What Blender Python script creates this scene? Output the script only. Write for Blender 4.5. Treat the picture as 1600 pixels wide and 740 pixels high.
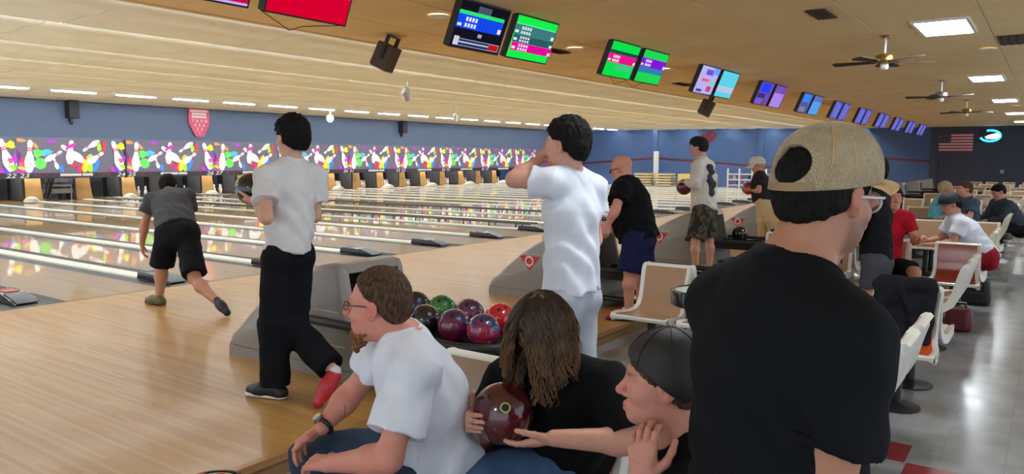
import bpy, bmesh, math, random
import numpy as np
from mathutils import Vector, Matrix, Euler
random.seed(7)
SC = bpy.context.scene
COL = SC.collection
for _o in list(bpy.data.objects): bpy.data.objects.remove(_o)

# ------------------------------------------------------------------ camera
FPX = 1182.9; CAMY = -8.66; CAMZ = 1.56
YAW, PITCH, ROLL = 0.9515, -0.10264, 0.00337
_f = np.array([math.sin(YAW)*math.cos(PITCH), math.cos(YAW)*math.cos(PITCH), math.sin(PITCH)])
_r0 = np.array([math.cos(YAW), -math.sin(YAW), 0.0]); _u0 = np.cross(_r0, _f)
_r = math.cos(ROLL)*_r0 + math.sin(ROLL)*_u0; _u = -math.sin(ROLL)*_r0 + math.cos(ROLL)*_u0
cam_d = bpy.data.cameras.new('camera'); cam = bpy.data.objects.new('camera', cam_d); COL.objects.link(cam)
cam_d.sensor_fit = 'HORIZONTAL'; cam_d.sensor_width = 36.0; cam_d.lens = 36.0*FPX/1600.0
cam_d.clip_start = 0.05; cam_d.clip_end = 300
cam.matrix_world = Matrix(((_r[0], _u[0], -_f[0], 0), (_r[1], _u[1], -_f[1], CAMY), (_r[2], _u[2], -_f[2], CAMZ), (0, 0, 0, 1)))
SC.camera = cam
def at(x, y, d):
    """world point seen at photo pixel x,y (1600x740), d metres deep"""
    p = np.array([0, CAMY, CAMZ]) + d*(_f + _r*(x-800)/FPX - _u*(y-370)/FPX)
    return np.array(p)

# ------------------------------------------------------------------ world, exposure
W = bpy.data.worlds.new('world'); SC.world = W; W.use_nodes = True
W.node_tree.nodes['Background'].inputs[0].default_value = (0.86, 0.96, 1.08, 1)
W.node_tree.nodes['Background'].inputs[1].default_value = 1.75
SC.view_settings.view_transform = 'Standard'; SC.view_settings.look = 'None'
SC.view_settings.exposure = -0.42; SC.view_settings.gamma = 1.0
SC.view_settings.use_curve_mapping = False
E_COVE, E_STRIP, E_TROFFER, E_DOWN = 82.0, 20.0, 38.0, 28.0

# ------------------------------------------------------------------ materials
MATS = {}
def srgb(*c):
    return tuple(((v/255)/12.92 if v/255 <= .04045 else ((v/255+.055)/1.055)**2.4) for v in c)
def mat(name, col, rough=.6, metal=0.0, spec=.5, noise=0.0, nscale=20.0, bump=0.0, bscale=60.0, coat=0.0, emit=0.0, sub=0.0, alpha=None, trans=0.0, stretch=None):
    if name in MATS: return MATS[name]
    m = bpy.data.materials.new(name); m.use_nodes = True; MATS[name] = m
    nt = m.node_tree; b = nt.nodes['Principled BSDF']
    c = tuple(col)+(1,)
    b.inputs['Base Color'].default_value = c; b.inputs['Roughness'].default_value = rough
    b.inputs['Metallic'].default_value = metal; b.inputs['Specular IOR Level'].default_value = spec
    if coat: b.inputs['Coat Weight'].default_value = coat; b.inputs['Coat Roughness'].default_value = .08
    if trans: b.inputs['Transmission Weight'].default_value = trans
    if sub: b.inputs['Subsurface Weight'].default_value = sub; b.inputs['Subsurface Radius'].default_value = (.012, .005, .003)
    if emit: b.inputs['Emission Color'].default_value = c; b.inputs['Emission Strength'].default_value = emit
    if noise or bump:
        tc = nt.nodes.new('ShaderNodeTexCoord'); mp = nt.nodes.new('ShaderNodeMapping')
        nt.links.new(tc.outputs['Object'], mp.inputs[0])
        if stretch: mp.inputs['Scale'].default_value = stretch
    if noise:
        n = nt.nodes.new('ShaderNodeTexNoise'); n.inputs['Scale'].default_value = nscale; n.inputs['Detail'].default_value = 4
        nt.links.new(mp.outputs[0], n.inputs['Vector'])
        mr = nt.nodes.new('ShaderNodeMapRange'); mr.inputs[1].default_value = .3; mr.inputs[2].default_value = .7
        mr.inputs[3].default_value = 1-noise; mr.inputs[4].default_value = 1+noise
        mx = nt.nodes.new('ShaderNodeMix'); mx.data_type = 'RGBA'; mx.blend_type = 'MULTIPLY'; mx.inputs[0].default_value = 1
        nt.links.new(n.outputs[0], mr.inputs[0]); nt.links.new(mr.outputs[0], mx.inputs[7]); mx.inputs[6].default_value = c
        nt.links.new(mx.outputs[2], b.inputs['Base Color'])
    if bump:
        n = nt.nodes.new('ShaderNodeTexNoise'); n.inputs['Scale'].default_value = bscale; n.inputs['Detail'].default_value = 3
        nt.links.new(mp.outputs[0], n.inputs['Vector'])
        bp = nt.nodes.new('ShaderNodeBump'); bp.inputs['Strength'].default_value = bump; bp.inputs['Distance'].default_value = .01
        nt.links.new(n.outputs[0], bp.inputs['Height']); nt.links.new(bp.outputs[0], b.inputs['Normal'])
    return m
def emat(name, col, s):
    if name in MATS: return MATS[name]
    m = bpy.data.materials.new(name); m.use_nodes = True; MATS[name] = m
    nt = m.node_tree; nt.nodes.clear()
    e = nt.nodes.new('ShaderNodeEmission'); o = nt.nodes.new('ShaderNodeOutputMaterial')
    e.inputs[0].default_value = tuple(col)+(1,); e.inputs[1].default_value = s
    nt.links.new(e.outputs[0], o.inputs[0]); return m
def board_mat(name, c1, c2, width, length, rough, coat, axis=0, gap=.25, crough=.07):
    """narrow boards running along Y (axis 0 = boards counted along X)"""
    m = bpy.data.materials.new(name); m.use_nodes = True; MATS[name] = m
    nt = m.node_tree; N = nt.nodes; L = nt.links; b = N['Principled BSDF']
    tc = N.new('ShaderNodeNewGeometry'); sp = N.new('ShaderNodeSeparateXYZ'); L.new(tc.outputs['Position'], sp.inputs[0])
    def mth(op, a, bb=None):
        n = N.new('ShaderNodeMath'); n.operation = op
        for i, v in enumerate((a, bb)):
            if v is None: continue
            if isinstance(v, (int, float)): n.inputs[i].default_value = v
            else: L.new(v, n.inputs[i])
        return n.outputs[0]
    bx = mth('DIVIDE', sp.outputs[0], width); bi = mth('FLOOR', bx)
    w1 = N.new('ShaderNodeTexWhiteNoise'); w1.noise_dimensions = '1D'; L.new(bi, w1.inputs['W'])
    by = mth('ADD', mth('DIVIDE', sp.outputs[1], length), mth('MULTIPLY', w1.outputs[0], 7.0)); byi = mth('FLOOR', by)
    cb = N.new('ShaderNodeCombineXYZ'); L.new(bi, cb.inputs[0]); L.new(byi, cb.inputs[1])
    w2 = N.new('ShaderNodeTexWhiteNoise'); w2.noise_dimensions = '2D'; L.new(cb.outputs[0], w2.inputs['Vector'])
    mp = N.new('ShaderNodeMapping'); mp.inputs['Scale'].default_value = (60, 2.5, 1); L.new(tc.outputs['Position'], mp.inputs[0])
    gr = N.new('ShaderNodeTexNoise'); gr.inputs['Scale'].default_value = 1.0; gr.inputs['Detail'].default_value = 3; L.new(mp.outputs[0], gr.inputs['Vector'])
    t = mth('ADD', mth('MULTIPLY', w2.outputs[0], .75), mth('MULTIPLY', gr.outputs[0], .35))
    cr = N.new('ShaderNodeMix'); cr.data_type = 'RGBA'; L.new(t, cr.inputs[0])
    cr.inputs[6].default_value = tuple(c1)+(1,); cr.inputs[7].default_value = tuple(c2)+(1,)
    fr = mth('FRACT', bx); edge = mth('LESS_THAN', fr, .05)
    mx = N.new('ShaderNodeMix'); mx.data_type = 'RGBA'; mx.blend_type = 'MULTIPLY'
    L.new(mth('MULTIPLY', edge, gap), mx.inputs[0]); L.new(cr.outputs[2], mx.inputs[6]); mx.inputs[7].default_value = (.35, .25, .15, 1)
    L.new(mx.outputs[2], b.inputs['Base Color'])
    b.inputs['Roughness'].default_value = rough; b.inputs['Coat Weight'].default_value = coat; b.inputs['Coat Roughness'].default_value = crough
    return m

# ------------------------------------------------------------------ mesh helpers
class MB:
    def __init__(s): s.v = []; s.f = []
    def add(s, V, F):
        n = len(s.v); s.v += [tuple(map(float, q)) for q in V]; s.f += [tuple(i+n for i in q) for q in F]; return s
    def box(s, c, d, R=None, taper=None):
        V = []
        for z in (-1, 1):
            for y in (-1, 1):
                for x in (-1, 1):
                    k = taper if (taper and z > 0) else 1
                    p = Vector((x*d[0]/2*k, y*d[1]/2*k, z*d[2]/2))
                    if R is not None: p = R @ p
                    V.append((p.x+c[0], p.y+c[1], p.z+c[2]))
        return s.add(V, [(0, 2, 3, 1), (4, 5, 7, 6), (0, 1, 5, 4), (2, 6, 7, 3), (0, 4, 6, 2), (1, 3, 7, 5)])
    def bx(s, x0, x1, y0, y1, z0, z1): return s.box(((x0+x1)/2, (y0+y1)/2, (z0+z1)/2), (x1-x0, y1-y0, z1-z0))
    def cyl(s, a, b, r0, r1=None, n=12, cap=True):
        r1 = r0 if r1 is None else r1
        a = Vector(a); b = Vector(b); d = (b-a).normalized()
        t = Vector((0, 0, 1)) if abs(d.z) < .9 else Vector((1, 0, 0)); u = d.cross(t).normalized(); w = d.cross(u)
        V = []
        for (c, r) in ((a, r0), (b, r1)):
            for i in range(n):
                q = 2*math.pi*i/n; V.append(c+u*(r*math.cos(q))+w*(r*math.sin(q)))
        F = [(i, i+n, (i+1) % n+n, (i+1) % n) for i in range(n)]
        if cap: F += [tuple(range(n)), tuple(range(2*n-1, n-1, -1))]
        return s.add(V, F)
    def tube(s, pts, r, n=8, closed=False):
        P = [Vector(p) for p in pts]; m = len(P); V = []; prev = None
        R = r if hasattr(r, '__len__') else [r]*m
        for i in range(m):
            if closed: d = P[(i+1) % m]-P[i-1]
            else: d = P[min(i+1, m-1)]-P[max(i-1, 0)]
            d = d.normalized() if d.length > 1e-9 else Vector((0, 0, 1))
            if prev is None:
                t = Vector((0, 0, 1)) if abs(d.z) < .9 else Vector((1, 0, 0)); u = d.cross(t).normalized()
            else:
                u = (prev-d*prev.dot(d)); u = u.normalized() if u.length > 1e-6 else d.orthogonal().normalized()
            prev = u; w = d.cross(u)
            for k in range(n):
                q = 2*math.pi*k/n; V.append(P[i]+u*(R[i]*math.cos(q))+w*(R[i]*math.sin(q)))
        F = []
        for i in range(m if closed else m-1):
            j = (i+1) % m
            for k in range(n): F.append((i*n+k, i*n+(k+1) % n, j*n+(k+1) % n, j*n+k))
        if not closed: F += [tuple(range(n-1, -1, -1)), tuple(range((m-1)*n, m*n))]
        return s.add(V, F)
    def lathe(s, prof, c=(0, 0, 0), n=20, M=None):
        V = []
        for (r, z) in prof:
            for k in range(n):
                q = 2*math.pi*k/n; p = Vector((r*math.cos(q), r*math.sin(q), z))
                if M is not None: p = M @ p
                V.append((p.x+c[0], p.y+c[1], p.z+c[2]))
        F = []
        for i in range(len(prof)-1):
            for k in range(n): F.append((i*n+k, i*n+(k+1) % n, (i+1)*n+(k+1) % n, (i+1)*n+k))
        F += [tuple(range(n-1, -1, -1)), tuple(range((len(prof)-1)*n, len(prof)*n))]
        return s.add(V, F)
    def sphere(s, c, r, n=16, m=10, sc=(1, 1, 1)):
        prof = [(max(1e-4, math.sin(math.pi*i/m))*r, -math.cos(math.pi*i/m)*r) for i in range(m+1)]
        V0 = len(s.v); s.lathe(prof, (0, 0, 0), n)
        for i in range(V0, len(s.v)):
            p = s.v[i]; s.v[i] = (p[0]*sc[0]+c[0], p[1]*sc[1]+c[1], p[2]*sc[2]+c[2])
        return s
    def prism(s, poly, axis, a, b):
        """extrude a 2D outline along axis 'x','y' or 'z' between a and b"""
        n = len(poly); V = []
        for t in (a, b):
            for (p, q) in poly:
                V.append({'x': (t, p, q), 'y': (p, t, q), 'z': (p, q, t)}[axis])
        F = [tuple(range(n)), tuple(range(2*n-1, n-1, -1))]
        F += [(i, i+n, (i+1) % n+n, (i+1) % n) for i in range(n)]
        return s.add(V, F)
    def mesh(s, name, m, smooth=None):
        me = bpy.data.meshes.new(name); me.from_pydata(s.v, [], s.f); me.update()
        bm = bmesh.new(); bm.from_mesh(me); bmesh.ops.recalc_face_normals(bm, faces=bm.faces); bm.to_mesh(me); bm.free()
        if m is not None: me.materials.append(m)
        if smooth is not None:
            for p in me.polygons: p.use_smooth = True
            me.set_sharp_from_angle(angle=math.radians(smooth))
        return me
    def build(s, name, m, parent=None, smooth=35, loc=None, bevel=0):
        me = s.mesh(name, m, smooth); o = bpy.data.objects.new(name, me); COL.objects.link(o)
        if parent is not None: o.parent = parent
        if loc is not None: o.location = loc
        if bevel:
            b = o.modifiers.new('bevel', 'BEVEL'); b.width = bevel; b.segments = 2; b.limit_method = 'ANGLE'; b.angle_limit = .7
        return o
def tag(o, label, cat, group=None):
    o['label'] = label; o['category'] = cat
    if group: o['group'] = group
    return o
def struct(o, label=None):
    o['kind'] = 'structure'
    if label: o['label'] = label
    return o
def thing(name, label, cat, loc=(0, 0, 0), rz=0.0, group=None):
    o = bpy.data.objects.new(name, None); COL.objects.link(o); o.empty_display_size = .1
    o.location = loc; o.rotation_euler = (0, 0, rz); return tag(o, label, cat, group)
def put(me, name, parent=None, loc=(0, 0, 0), rot=(0, 0, 0), scale=None):
    o = bpy.data.objects.new(name, me); COL.objects.link(o); o.parent = parent; o.location = loc; o.rotation_euler = rot
    if scale: o.scale = scale
    return o
def dup(root, loc, rz, label=None, group=None):
    r = root.copy(); COL.objects.link(r); r.location = loc; r.rotation_euler = (0, 0, rz)
    if label: r['label'] = label
    if group: r['group'] = group
    for ch in list(root.children):
        c = ch.copy(); COL.objects.link(c); c.parent = r
        for g in list(ch.children):
            d = g.copy(); COL.objects.link(d); d.parent = c
    return r
def text_mesh(txt, size, m, ital=0.0, depth=.002, align='CENTER'):
    cu = bpy.data.curves.new('lettering', 'FONT'); cu.body = txt; cu.size = size; cu.extrude = depth; cu.align_x = align; cu.align_y = 'CENTER'
    cu.shear = ital; cu.resolution_u = 3; cu.offset = size*.012
    o = bpy.data.objects.new('lettering', cu); COL.objects.link(o)
    dg = bpy.context.evaluated_depsgraph_get(); me = bpy.data.meshes.new_from_object(o.evaluated_get(dg))
    bpy.data.objects.remove(o); bpy.data.curves.remove(cu)
    me.materials.clear(); me.materials.append(m); return me
def ordinal(i): return ['first', 'second', 'third', 'fourth', 'fifth', 'sixth', 'seventh', 'eighth', 'ninth', 'tenth', 'eleventh', 'twelfth', 'thirteenth', 'fourteenth', 'fifteenth', 'sixteenth', 'seventeenth', 'eighteenth', 'nineteenth', 'twentieth', 'twenty-first', 'twenty-second', 'twenty-third', 'twenty-fourth', 'twenty-fifth'][i]

# ------------------------------------------------------------------ room data
LP = 1.72                       # lane pitch
X0 = 3.50                       # centre of the first division seen at the foul line
XW = 43.5; ZF = -0.12; ZC = 3.20; YS = -5.38; YM = 17.9; YB = -0.57
NL = 23
m_approach = board_mat('approach_wood', srgb(168, 124, 60), srgb(192, 148, 82), .027, 1.3, .45, .24, gap=.35, crough=.12)
m_lane = board_mat('lane_wood', srgb(196, 154, 92), srgb(216, 178, 118), .027, 2.5, .38, 1.0, gap=.2, crough=.035)
m_gutter = mat('gutter_plastic', srgb(74, 74, 75), .5)
m_cap = mat('capping_cream', srgb(232, 228, 216), .4)
m_blk = mat('black_plastic', srgb(22, 22, 24), .4)
m_blkgloss = mat('black_gloss', srgb(20, 20, 24), .2, coat=.4)
m_wallblue = mat('wall_slate_blue', srgb(96, 113, 144), .7, noise=.04, nscale=2)
m_walldeep = mat('wall_blue', srgb(66, 90, 136), .7, noise=.04, nscale=2)
m_walldark = mat('wall_charcoal_blue', srgb(54, 58, 74), .7, noise=.04, nscale=2)
m_white = mat('white_paint', srgb(232, 230, 224), .5)
m_steel = mat('steel', srgb(150, 150, 152), .35, metal=.8)
m_wood_trim = mat('step_wood', srgb(168, 122, 74), .4, noise=.15, nscale=3, stretch=(1, 12, 12))
m_red = mat('red_print', srgb(200, 40, 46), .5)
m_offw = mat('white_print', srgb(240, 236, 232), .5)
m_lamp = emat('fluorescent_tube', (.92, .97, 1.0), E_STRIP)
m_cove = emat('cove_tube', (.86, .96, 1.02), E_COVE)
m_troffer = emat('troffer_diffuser', (.90, .97, 1.03), E_TROFFER)
m_down = emat('downlight_lens', (1, .93, .84), E_DOWN)

# floor of the concourse: waxed vinyl tile
def tile_mat():
    m = bpy.data.materials.new('vinyl_tile'); m.use_nodes = True; nt = m.node_tree; N = nt.nodes; L = nt.links; b = N['Principled BSDF']
    g = N.new('ShaderNodeNewGeometry'); mp = N.new('ShaderNodeMapping'); mp.inputs['Scale'].default_value = (1/.305,)*3; L.new(g.outputs['Position'], mp.inputs[0])
    br = N.new('ShaderNodeTexBrick'); br.offset = 0; br.inputs['Scale'].default_value = 1; br.inputs['Brick Width'].default_value = 1; br.inputs['Row Height'].default_value = 1
    br.inputs['Mortar Size'].default_value = .005; br.inputs['Color1'].default_value = (*srgb(152, 154, 158), 1); br.inputs['Color2'].default_value = (*srgb(146, 148, 152), 1); br.inputs['Mortar'].default_value = (*srgb(128, 129, 132), 1)
    L.new(mp.outputs[0], br.inputs['Vector'])
    n = N.new('ShaderNodeTexNoise'); n.inputs['Scale'].default_value = 6; n.inputs['Detail'].default_value = 6; L.new(g.outputs['Position'], n.inputs['Vector'])
    mx = N.new('ShaderNodeMix'); mx.data_type = 'RGBA'; mx.blend_type = 'OVERLAY'; mx.inputs[0].default_value = .25; L.new(br.outputs[0], mx.inputs[6]); L.new(n.outputs[0], mx.inputs[7])
    L.new(mx.outputs[2], b.inputs['Base Color'])
    n2 = N.new('ShaderNodeTexNoise'); n2.inputs['Scale'].default_value = 3.0; L.new(g.outputs['Position'], n2.inputs['Vector'])
    mr = N.new('ShaderNodeMapRange'); mr.inputs[3].default_value = .10; mr.inputs[4].default_value = .28; L.new(n2.outputs[0], mr.inputs[0]); L.new(mr.outputs[0], b.inputs['Roughness'])
    bp = N.new('ShaderNodeBump'); bp.inputs['Strength'].default_value = .12; bp.inputs['Distance'].default_value = .02; L.new(n2.outputs[0], bp.inputs['Height']); L.new(bp.outputs[0], b.inputs['Normal'])
    return m
m_tile = tile_mat()
floor = struct(MB().bx(-5, XW, -12.5, YS, ZF-.1, ZF).build('floor', m_tile), 'waxed beige vinyl tile floor of the concourse')
m_redtile = mat('red_vinyl_tile', srgb(150, 40, 48), .3, noise=.1, nscale=8)
rt = MB().bx(-.15, .15, -.15, .15, 0, .003).mesh('tile', m_redtile)
for (x, y) in [(4.75, -7.93), (5.36, -7.63), (5.06, -7.63), (5.97, -7.02), (8.1, -7.63), (4.45, -8.24)]:
    put(rt, 'tile', floor, (x, y, ZF))
approach = struct(MB().bx(-3, XW, YS, -.0, -.1, 0).build('floor_approach', m_approach), 'blond maple approach boards in front of the foul line')
struct(MB().bx(-3, XW, YS-.045, YS+.0, -.035, .004).build('trim_1', m_wood_trim), 'wooden nosing of the step up to the approach')
struct(MB().bx(-3, XW, YS-.03, YS, ZF, -.035).build('trim_2', mat('riser_wood', srgb(140, 104, 66), .5, noise=.2, nscale=3, stretch=(1, 12, 12))), 'wooden riser of the step under the nosing')
struct(MB().bx(-3, XW, -.012, .004, -.05, .0015).build('trim_3', mat('foul_line_dark', srgb(70, 52, 36), .5)), 'thin dark foul line across the approach')

# lanes, gutters, division capping
lane_me = MB().bx(-.53, .53, 0, 22.4, -.1, 0).mesh('lane', m_lane)
gut_prof = [(-.33, -.13), (-.33, 0.0), (-.31, 0.0), (-.27, -.06), (-.22, -.075), (-.17, -.06), (-.11, -.012), (.11, -.012), (.17, -.06), (.22, -.075), (.27, -.06), (.31, 0.0), (.33, 0.0), (.33, -.13)]
gut_me = MB().prism(gut_prof, 'y', .0, 21.6).mesh('gutter', m_gutter, 40)
cap_prof = [(-.10, -.012), (-.10, .012), (-.085, .024), (.085, .024), (.10, .012), (.10, -.012)]
cap_me = MB().prism(cap_prof, 'y', .75, 20.85).mesh('capping', m_cap, 30)
hood_me = MB().prism([(.20, .0), (.24, .02), (.52, .085), (.62, .09), (.92, .09), (.95, .0)], 'x', -.13, .13).mesh('capping_hood', m_blkgloss, 30)
hoodtop_me = MB().box((0, .68, .094), (.14, .22, .008)).mesh('hood_label', mat('hood_label_red', srgb(190, 70, 66), .4))
hoodgrey_me = MB().prism([(.205, .012), (.245, .034), (.50, .092), (.53, .092), (.53, .086), (.25, .022)], 'x', -.105, .105).mesh('hood_nose', mat('hood_grey', srgb(74, 80, 90), .4), 30)
lane_n = []
for k in range(-1, NL):
    xl = X0+LP*(k+.5)
    if xl < XW-.6:
        o = put(lane_me, 'floor_lane', None, (xl, 0, 0)); struct(o, 'glossy blond maple bowling lane, %s from the left of those starting in view' % ordinal(k+1)); lane_n.append(o)
for k in range(0, NL):
    xd = X0+LP*k
    if xd > XW-.4: break
    g = put(gut_me, 'floor_gutter', None, (xd, 0, 0)); struct(g, 'grey gutters and cream capping between lanes, %s division from the left' % ordinal(k))
    put(cap_me, 'capping', g)
    h = put(hood_me, 'capping_hood', g); put(hoodgrey_me, 'hood_nose', h)
    if k == 0: put(hoodtop_me, 'hood_label', h)

# walls
struct(MB().bx(-3, XW, 23.4, 23.6, -.3, 2.4).build('wall_pit', mat('pit_black', srgb(16, 16, 18), .8)), 'dark back wall of the pin pits')
struct(MB().bx(-3, XW, YM+.2, 23.4, 2.3, 2.4).build('ceiling_pit', mat('pit_ceiling', srgb(40, 40, 44), .8)), 'dark ceiling over the pin pits')
wt = struct(MB().bx(-3, XW, YM+.02, YM+.2, 2.18, 3.56).build('wall_back', m_wallblue), 'slate blue wall above the masking panels')
MB().bx(-3, XW, YM-.03, YM+.02, 3.40, 3.56).build('ledge', m_blk, wt)
MB().bx(-3, XW, YM-.035, YM+.02, 2.17, 2.2).build('trim_strip', mat('strip_grey', srgb(120, 126, 140), .5), wt)
struct(MB().bx(41.38, XW, YM+.02, YM+.2, 0, 2.18).build('wall_corner', m_walldeep), 'short blue wall past the last masking panel')
struct(MB().bx(XW, XW+.2, -3.73, 23.6, -.3, 3.8).build('wall_right', m_walldeep), 'blue end wall behind the far lanes')
struct(MB().bx(XW-.02, XW+.2, -16, -3.73, -.3, 3.8).build('wall_far', m_walldark), 'dark slate end wall behind the flag')
m_strip = mat('maroon_stripe', srgb(92, 30, 52), .6)
def wall_strip(name, y0, z0, y1, z1, w=.12):
    L_ = math.hypot(y1-y0, z1-z0); a = math.atan2(z1-z0, y1-y0)
    o = MB().box((0, 0, 0), (.012, L_, w)).build(name, m_strip); o.location = (XW-.008, (y0+y1)/2, (z0+z1)/2); o.rotation_euler = (a, 0, 0); return o
for i, (a, b, c, d) in enumerate([(18.9, 1.145, 11.4, 1.64), (11.4, 1.63, 4.0, 1.12), (4.0, 1.12, .8, 1.14), (.8, 1.14, -1.38, 1.66), (-1.38, 1.66, -3.7, 1.5)]):
    struct(wall_strip('trim_%d' % (4+i), a, b, c, d), 'maroon painted stripe on the blue end wall, %s piece from the left' % ordinal(i))
for i, y in enumerate((11.47, 4.99, 0.0, -3.73)):
    struct(MB().bx(XW-.10, XW, y-.16, y+.16, 0, 3.6).build('trim_%d' % (10+i), m_walldeep if i < 3 else m_walldark, bevel=.01), 'flat pilaster on the end wall, %s from the left' % ordinal(i))

# ceilings
def ceil_mat():
    m = bpy.data.materials.new('tan_ceiling_tile'); m.use_nodes = True; nt = m.node_tree; N = nt.nodes; L = nt.links; b = N['Principled BSDF']
    g = N.new('ShaderNodeNewGeometry'); n = N.new('ShaderNodeTexNoise'); n.inputs['Scale'].default_value = .9; n.inputs['Detail'].default_value = 5; L.new(g.outputs['Position'], n.inputs['Vector'])
    cr = N.new('ShaderNodeMix'); cr.data_type = 'RGBA'; L.new(n.outputs[0], cr.inputs[0]); cr.inputs[6].default_value = (*srgb(222, 190, 134), 1); cr.inputs[7].default_value = (*srgb(244, 220, 168), 1)
    L.new(cr.outputs[2], b.inputs['Base Color']); b.inputs['Roughness'].default_value = .8; return m
m_ceil = ceil_mat(); m_ceilgap = mat('ceiling_grid', srgb(226, 206, 168), .6)
ceiling = struct(MB().bx(-5, XW, -12.5, YB, ZC+.02, ZC+.12).build('ceiling', m_ceilgap), 'tan tiled flat ceiling over the concourse')
# real tiles of 1.22 m with recessed joints over the part in view
tl = MB().box((0, 0, 0), (1.196, 1.196, .008)).mesh('tile', m_ceil)
nt_ = 0
big = MB()
for i in range(-1, 36):
    for j in range(0, 8):
        cx = 3.0+1.22*i; cy = YB-.61-1.22*j
        if cx > XW-.6: continue
        if i < 30 and nt_ < 290: put(tl, 'tile', ceiling, (cx, cy, ZC+.016)); nt_ += 1
        else: big.box((cx, cy, ZC+.016), (1.196, 1.196, .008))
o = big.build('tile_field', m_ceil, ceiling); o['kind'] = 'stuff'
m_lceil = mat('lane_ceiling_cream', srgb(240, 238, 222), .75, noise=.05, nscale=1.2)
edges = [YB, 1.75, 4.15, 6.55, 8.95, 11.35, 13.75, 16.1, YM+.05]
seam = mat('ceiling_seam', srgb(140, 118, 84), .8)
def zlow(y): return 3.235+.19*min(1, max(0, (y+.57)/18.5))
lc_root = None
for i in range(len(edges)-1):
    y0, y1 = edges[i], edges[i+1]; zl = zlow(y1); zh = zlow(y0)+.06
    prof = []
    for t in np.linspace(0, 1, 41):
        y = y0+(y1-y0)*t; z = zh+(zl-zh)*(1-(1-t)**1.7)+.010*math.sin(2*math.pi*t*3.0); prof.append((y, z))
    back = [(y, z+.02) for (y, z) in prof]+[(y1, zl+.16), (y1-.02, zh+.3), (y0, zh+.3)]
    o = struct(MB().prism(back, 'x', -4, XW).build('ceiling_band', seam, smooth=40), 'cream scalloped ceiling band over the lanes, %s from the concourse' % ordinal(i))
    face = prof+[(y, z+.019) for (y, z) in reversed(prof)]
    pm = MB().prism(face, 'x', -1.212, 1.212).mesh('panel', m_lceil, 40)
    for k in range(0, 18): put(pm, 'panel', o, (-.2+2.44*k+1.22, 0, 0))
    # cove tube hidden behind the lip
    if i < len(edges)-2:
        yy = y0+.09; zz = zh-.030
        c = thing('cove_light', 'long cove light tube tucked behind the %s ceiling lip over the lanes' % ordinal(i), 'light', (0, yy, zz), group='cove lights behind the ceiling lips')
        MB().cyl((-2, 0, 0), (XW-.2, 0, 0), .014, n=8).build('tube', m_cove, c)
struct(MB().bx(-6, XW, YB-.05, YB+.005, ZC-.006, ZC+.15).build('trim_20', m_ceil), 'tan edge board where the flat ceiling ends')
# ------------------------------------------------------------------ masking panels with printed pins and paint
m_mask = mat('mural_grey', srgb(112, 106, 128), .45, noise=.06, nscale=2, stretch=(.2, 1, 14), emit=.16)  # grey board also given a weak added glow to lift the mural
m_band = mat('mural_band', srgb(44, 40, 54), .4)
PC = dict(white=srgb(245, 245, 250), green=srgb(104, 226, 96), cyan=srgb(70, 200, 240), orange=srgb(255, 160, 90), purple=srgb(190, 50, 230), magenta=srgb(232, 30, 190),
          red=srgb(240, 50, 80), yellow=srgb(250, 240, 50), lime=srgb(180, 240, 60), blue=srgb(60, 140, 240), pink=srgb(245, 90, 150), indigo=srgb(80, 70, 230))
PM = {k: mat('ink_'+k, c, .45, emit=.38) for k, c in PC.items()}      # mural print, slight emission added to brighten the inks
PWID, PZ0, PZ1, PZA = 2*LP, .885, 2.18, 1.06
def pin_outline():
    pr = [(0, .0), (.027, .0), (.036, .06), (.055, .2), (.060, .3), (.052, .42), (.034, .56), (.024, .66), (.023, .72), (.030, .82), (.032, .88), (.027, .95), (.014, .99), (0, 1.0)]
    R = [(r*2.0, h) for r, h in pr[1:-1]]
    return [(r, h) for r, h in R]+[(0, 1.0)]+[(-r, h) for r, h in reversed(R)]
def splash(seed, n=28, rough=.35, lob=5):
    rr = random.Random(seed); ph = [rr.uniform(0, 6.28) for _ in range(4)]
    P = []
    for i in range(n):
        a = 2*math.pi*i/n; r = 1+rough*.6*math.sin(lob*a+ph[0])+rough*.4*math.sin((lob+3)*a+ph[1])
        P.append((r*math.cos(a), r*math.sin(a)))
    return P
# element list in zoom pixels of the photographed panel (x 128..1200, y 150 top .. 500 bottom)
def uv(x, y): return ((x-128)/1072*PWID, PZA+(500-y)/350*(PZ1-.02-PZA))
ELS = []
def pin_el(hx, hy, bx_, by_, wide=1.0): ELS.append(('pin', hx, hy, bx_, by_, wide))
def sp_el(c, x, y, rx, ry, rot=0, seed=1, rough=.3, lob=3): ELS.append(('sp', c, x, y, rx, ry, rot, seed, rough, lob))
sp_el('purple', 150, 330, 22, 60, 0, 3); sp_el('orange', 180, 170, 42, 18, -.15, 4, .2); sp_el('orange', 308, 222, 16, 34, .6, 5, .2)
sp_el('purple', 460, 172, 40, 18, 0, 6, .3, 4); sp_el('green', 330, 300, 50, 42, .3, 7, .25); sp_el('green', 345, 405, 56, 56, 0, 8, .0); sp_el('cyan', 412, 290, 48, 30, .3, 9, .3)
sp_el('magenta', 170, 470, 46, 30, .2, 10); sp_el('lime', 180, 452, 50, 16, -.3, 11, .15); sp_el('red', 185, 392, 30, 44, .1, 12); sp_el('indigo', 250, 480, 40, 18, .3, 13)
pin_el(262, 165, 236, 492, 1.2); sp_el('pink', 168, 410, 20, 22, 0, 14, .1); pin_el(300, 415, 225, 495, 1.5)
pin_el(552, 275, 385, 378, 1.25); pin_el(470, 350, 505, 462, 1.5); sp_el('blue', 540, 455, 20, 42, .3, 15, .2)
sp_el('magenta', 730, 470, 48, 40, 0, 16); sp_el('red', 760, 440, 60, 62, .4, 17); sp_el('yellow', 790, 425, 46, 72, -.35, 18, .2); sp_el('lime', 826, 430, 26, 80, -.1, 19, .15); sp_el('lime', 820, 328, 34, 18, .6, 20, .2)
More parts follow.
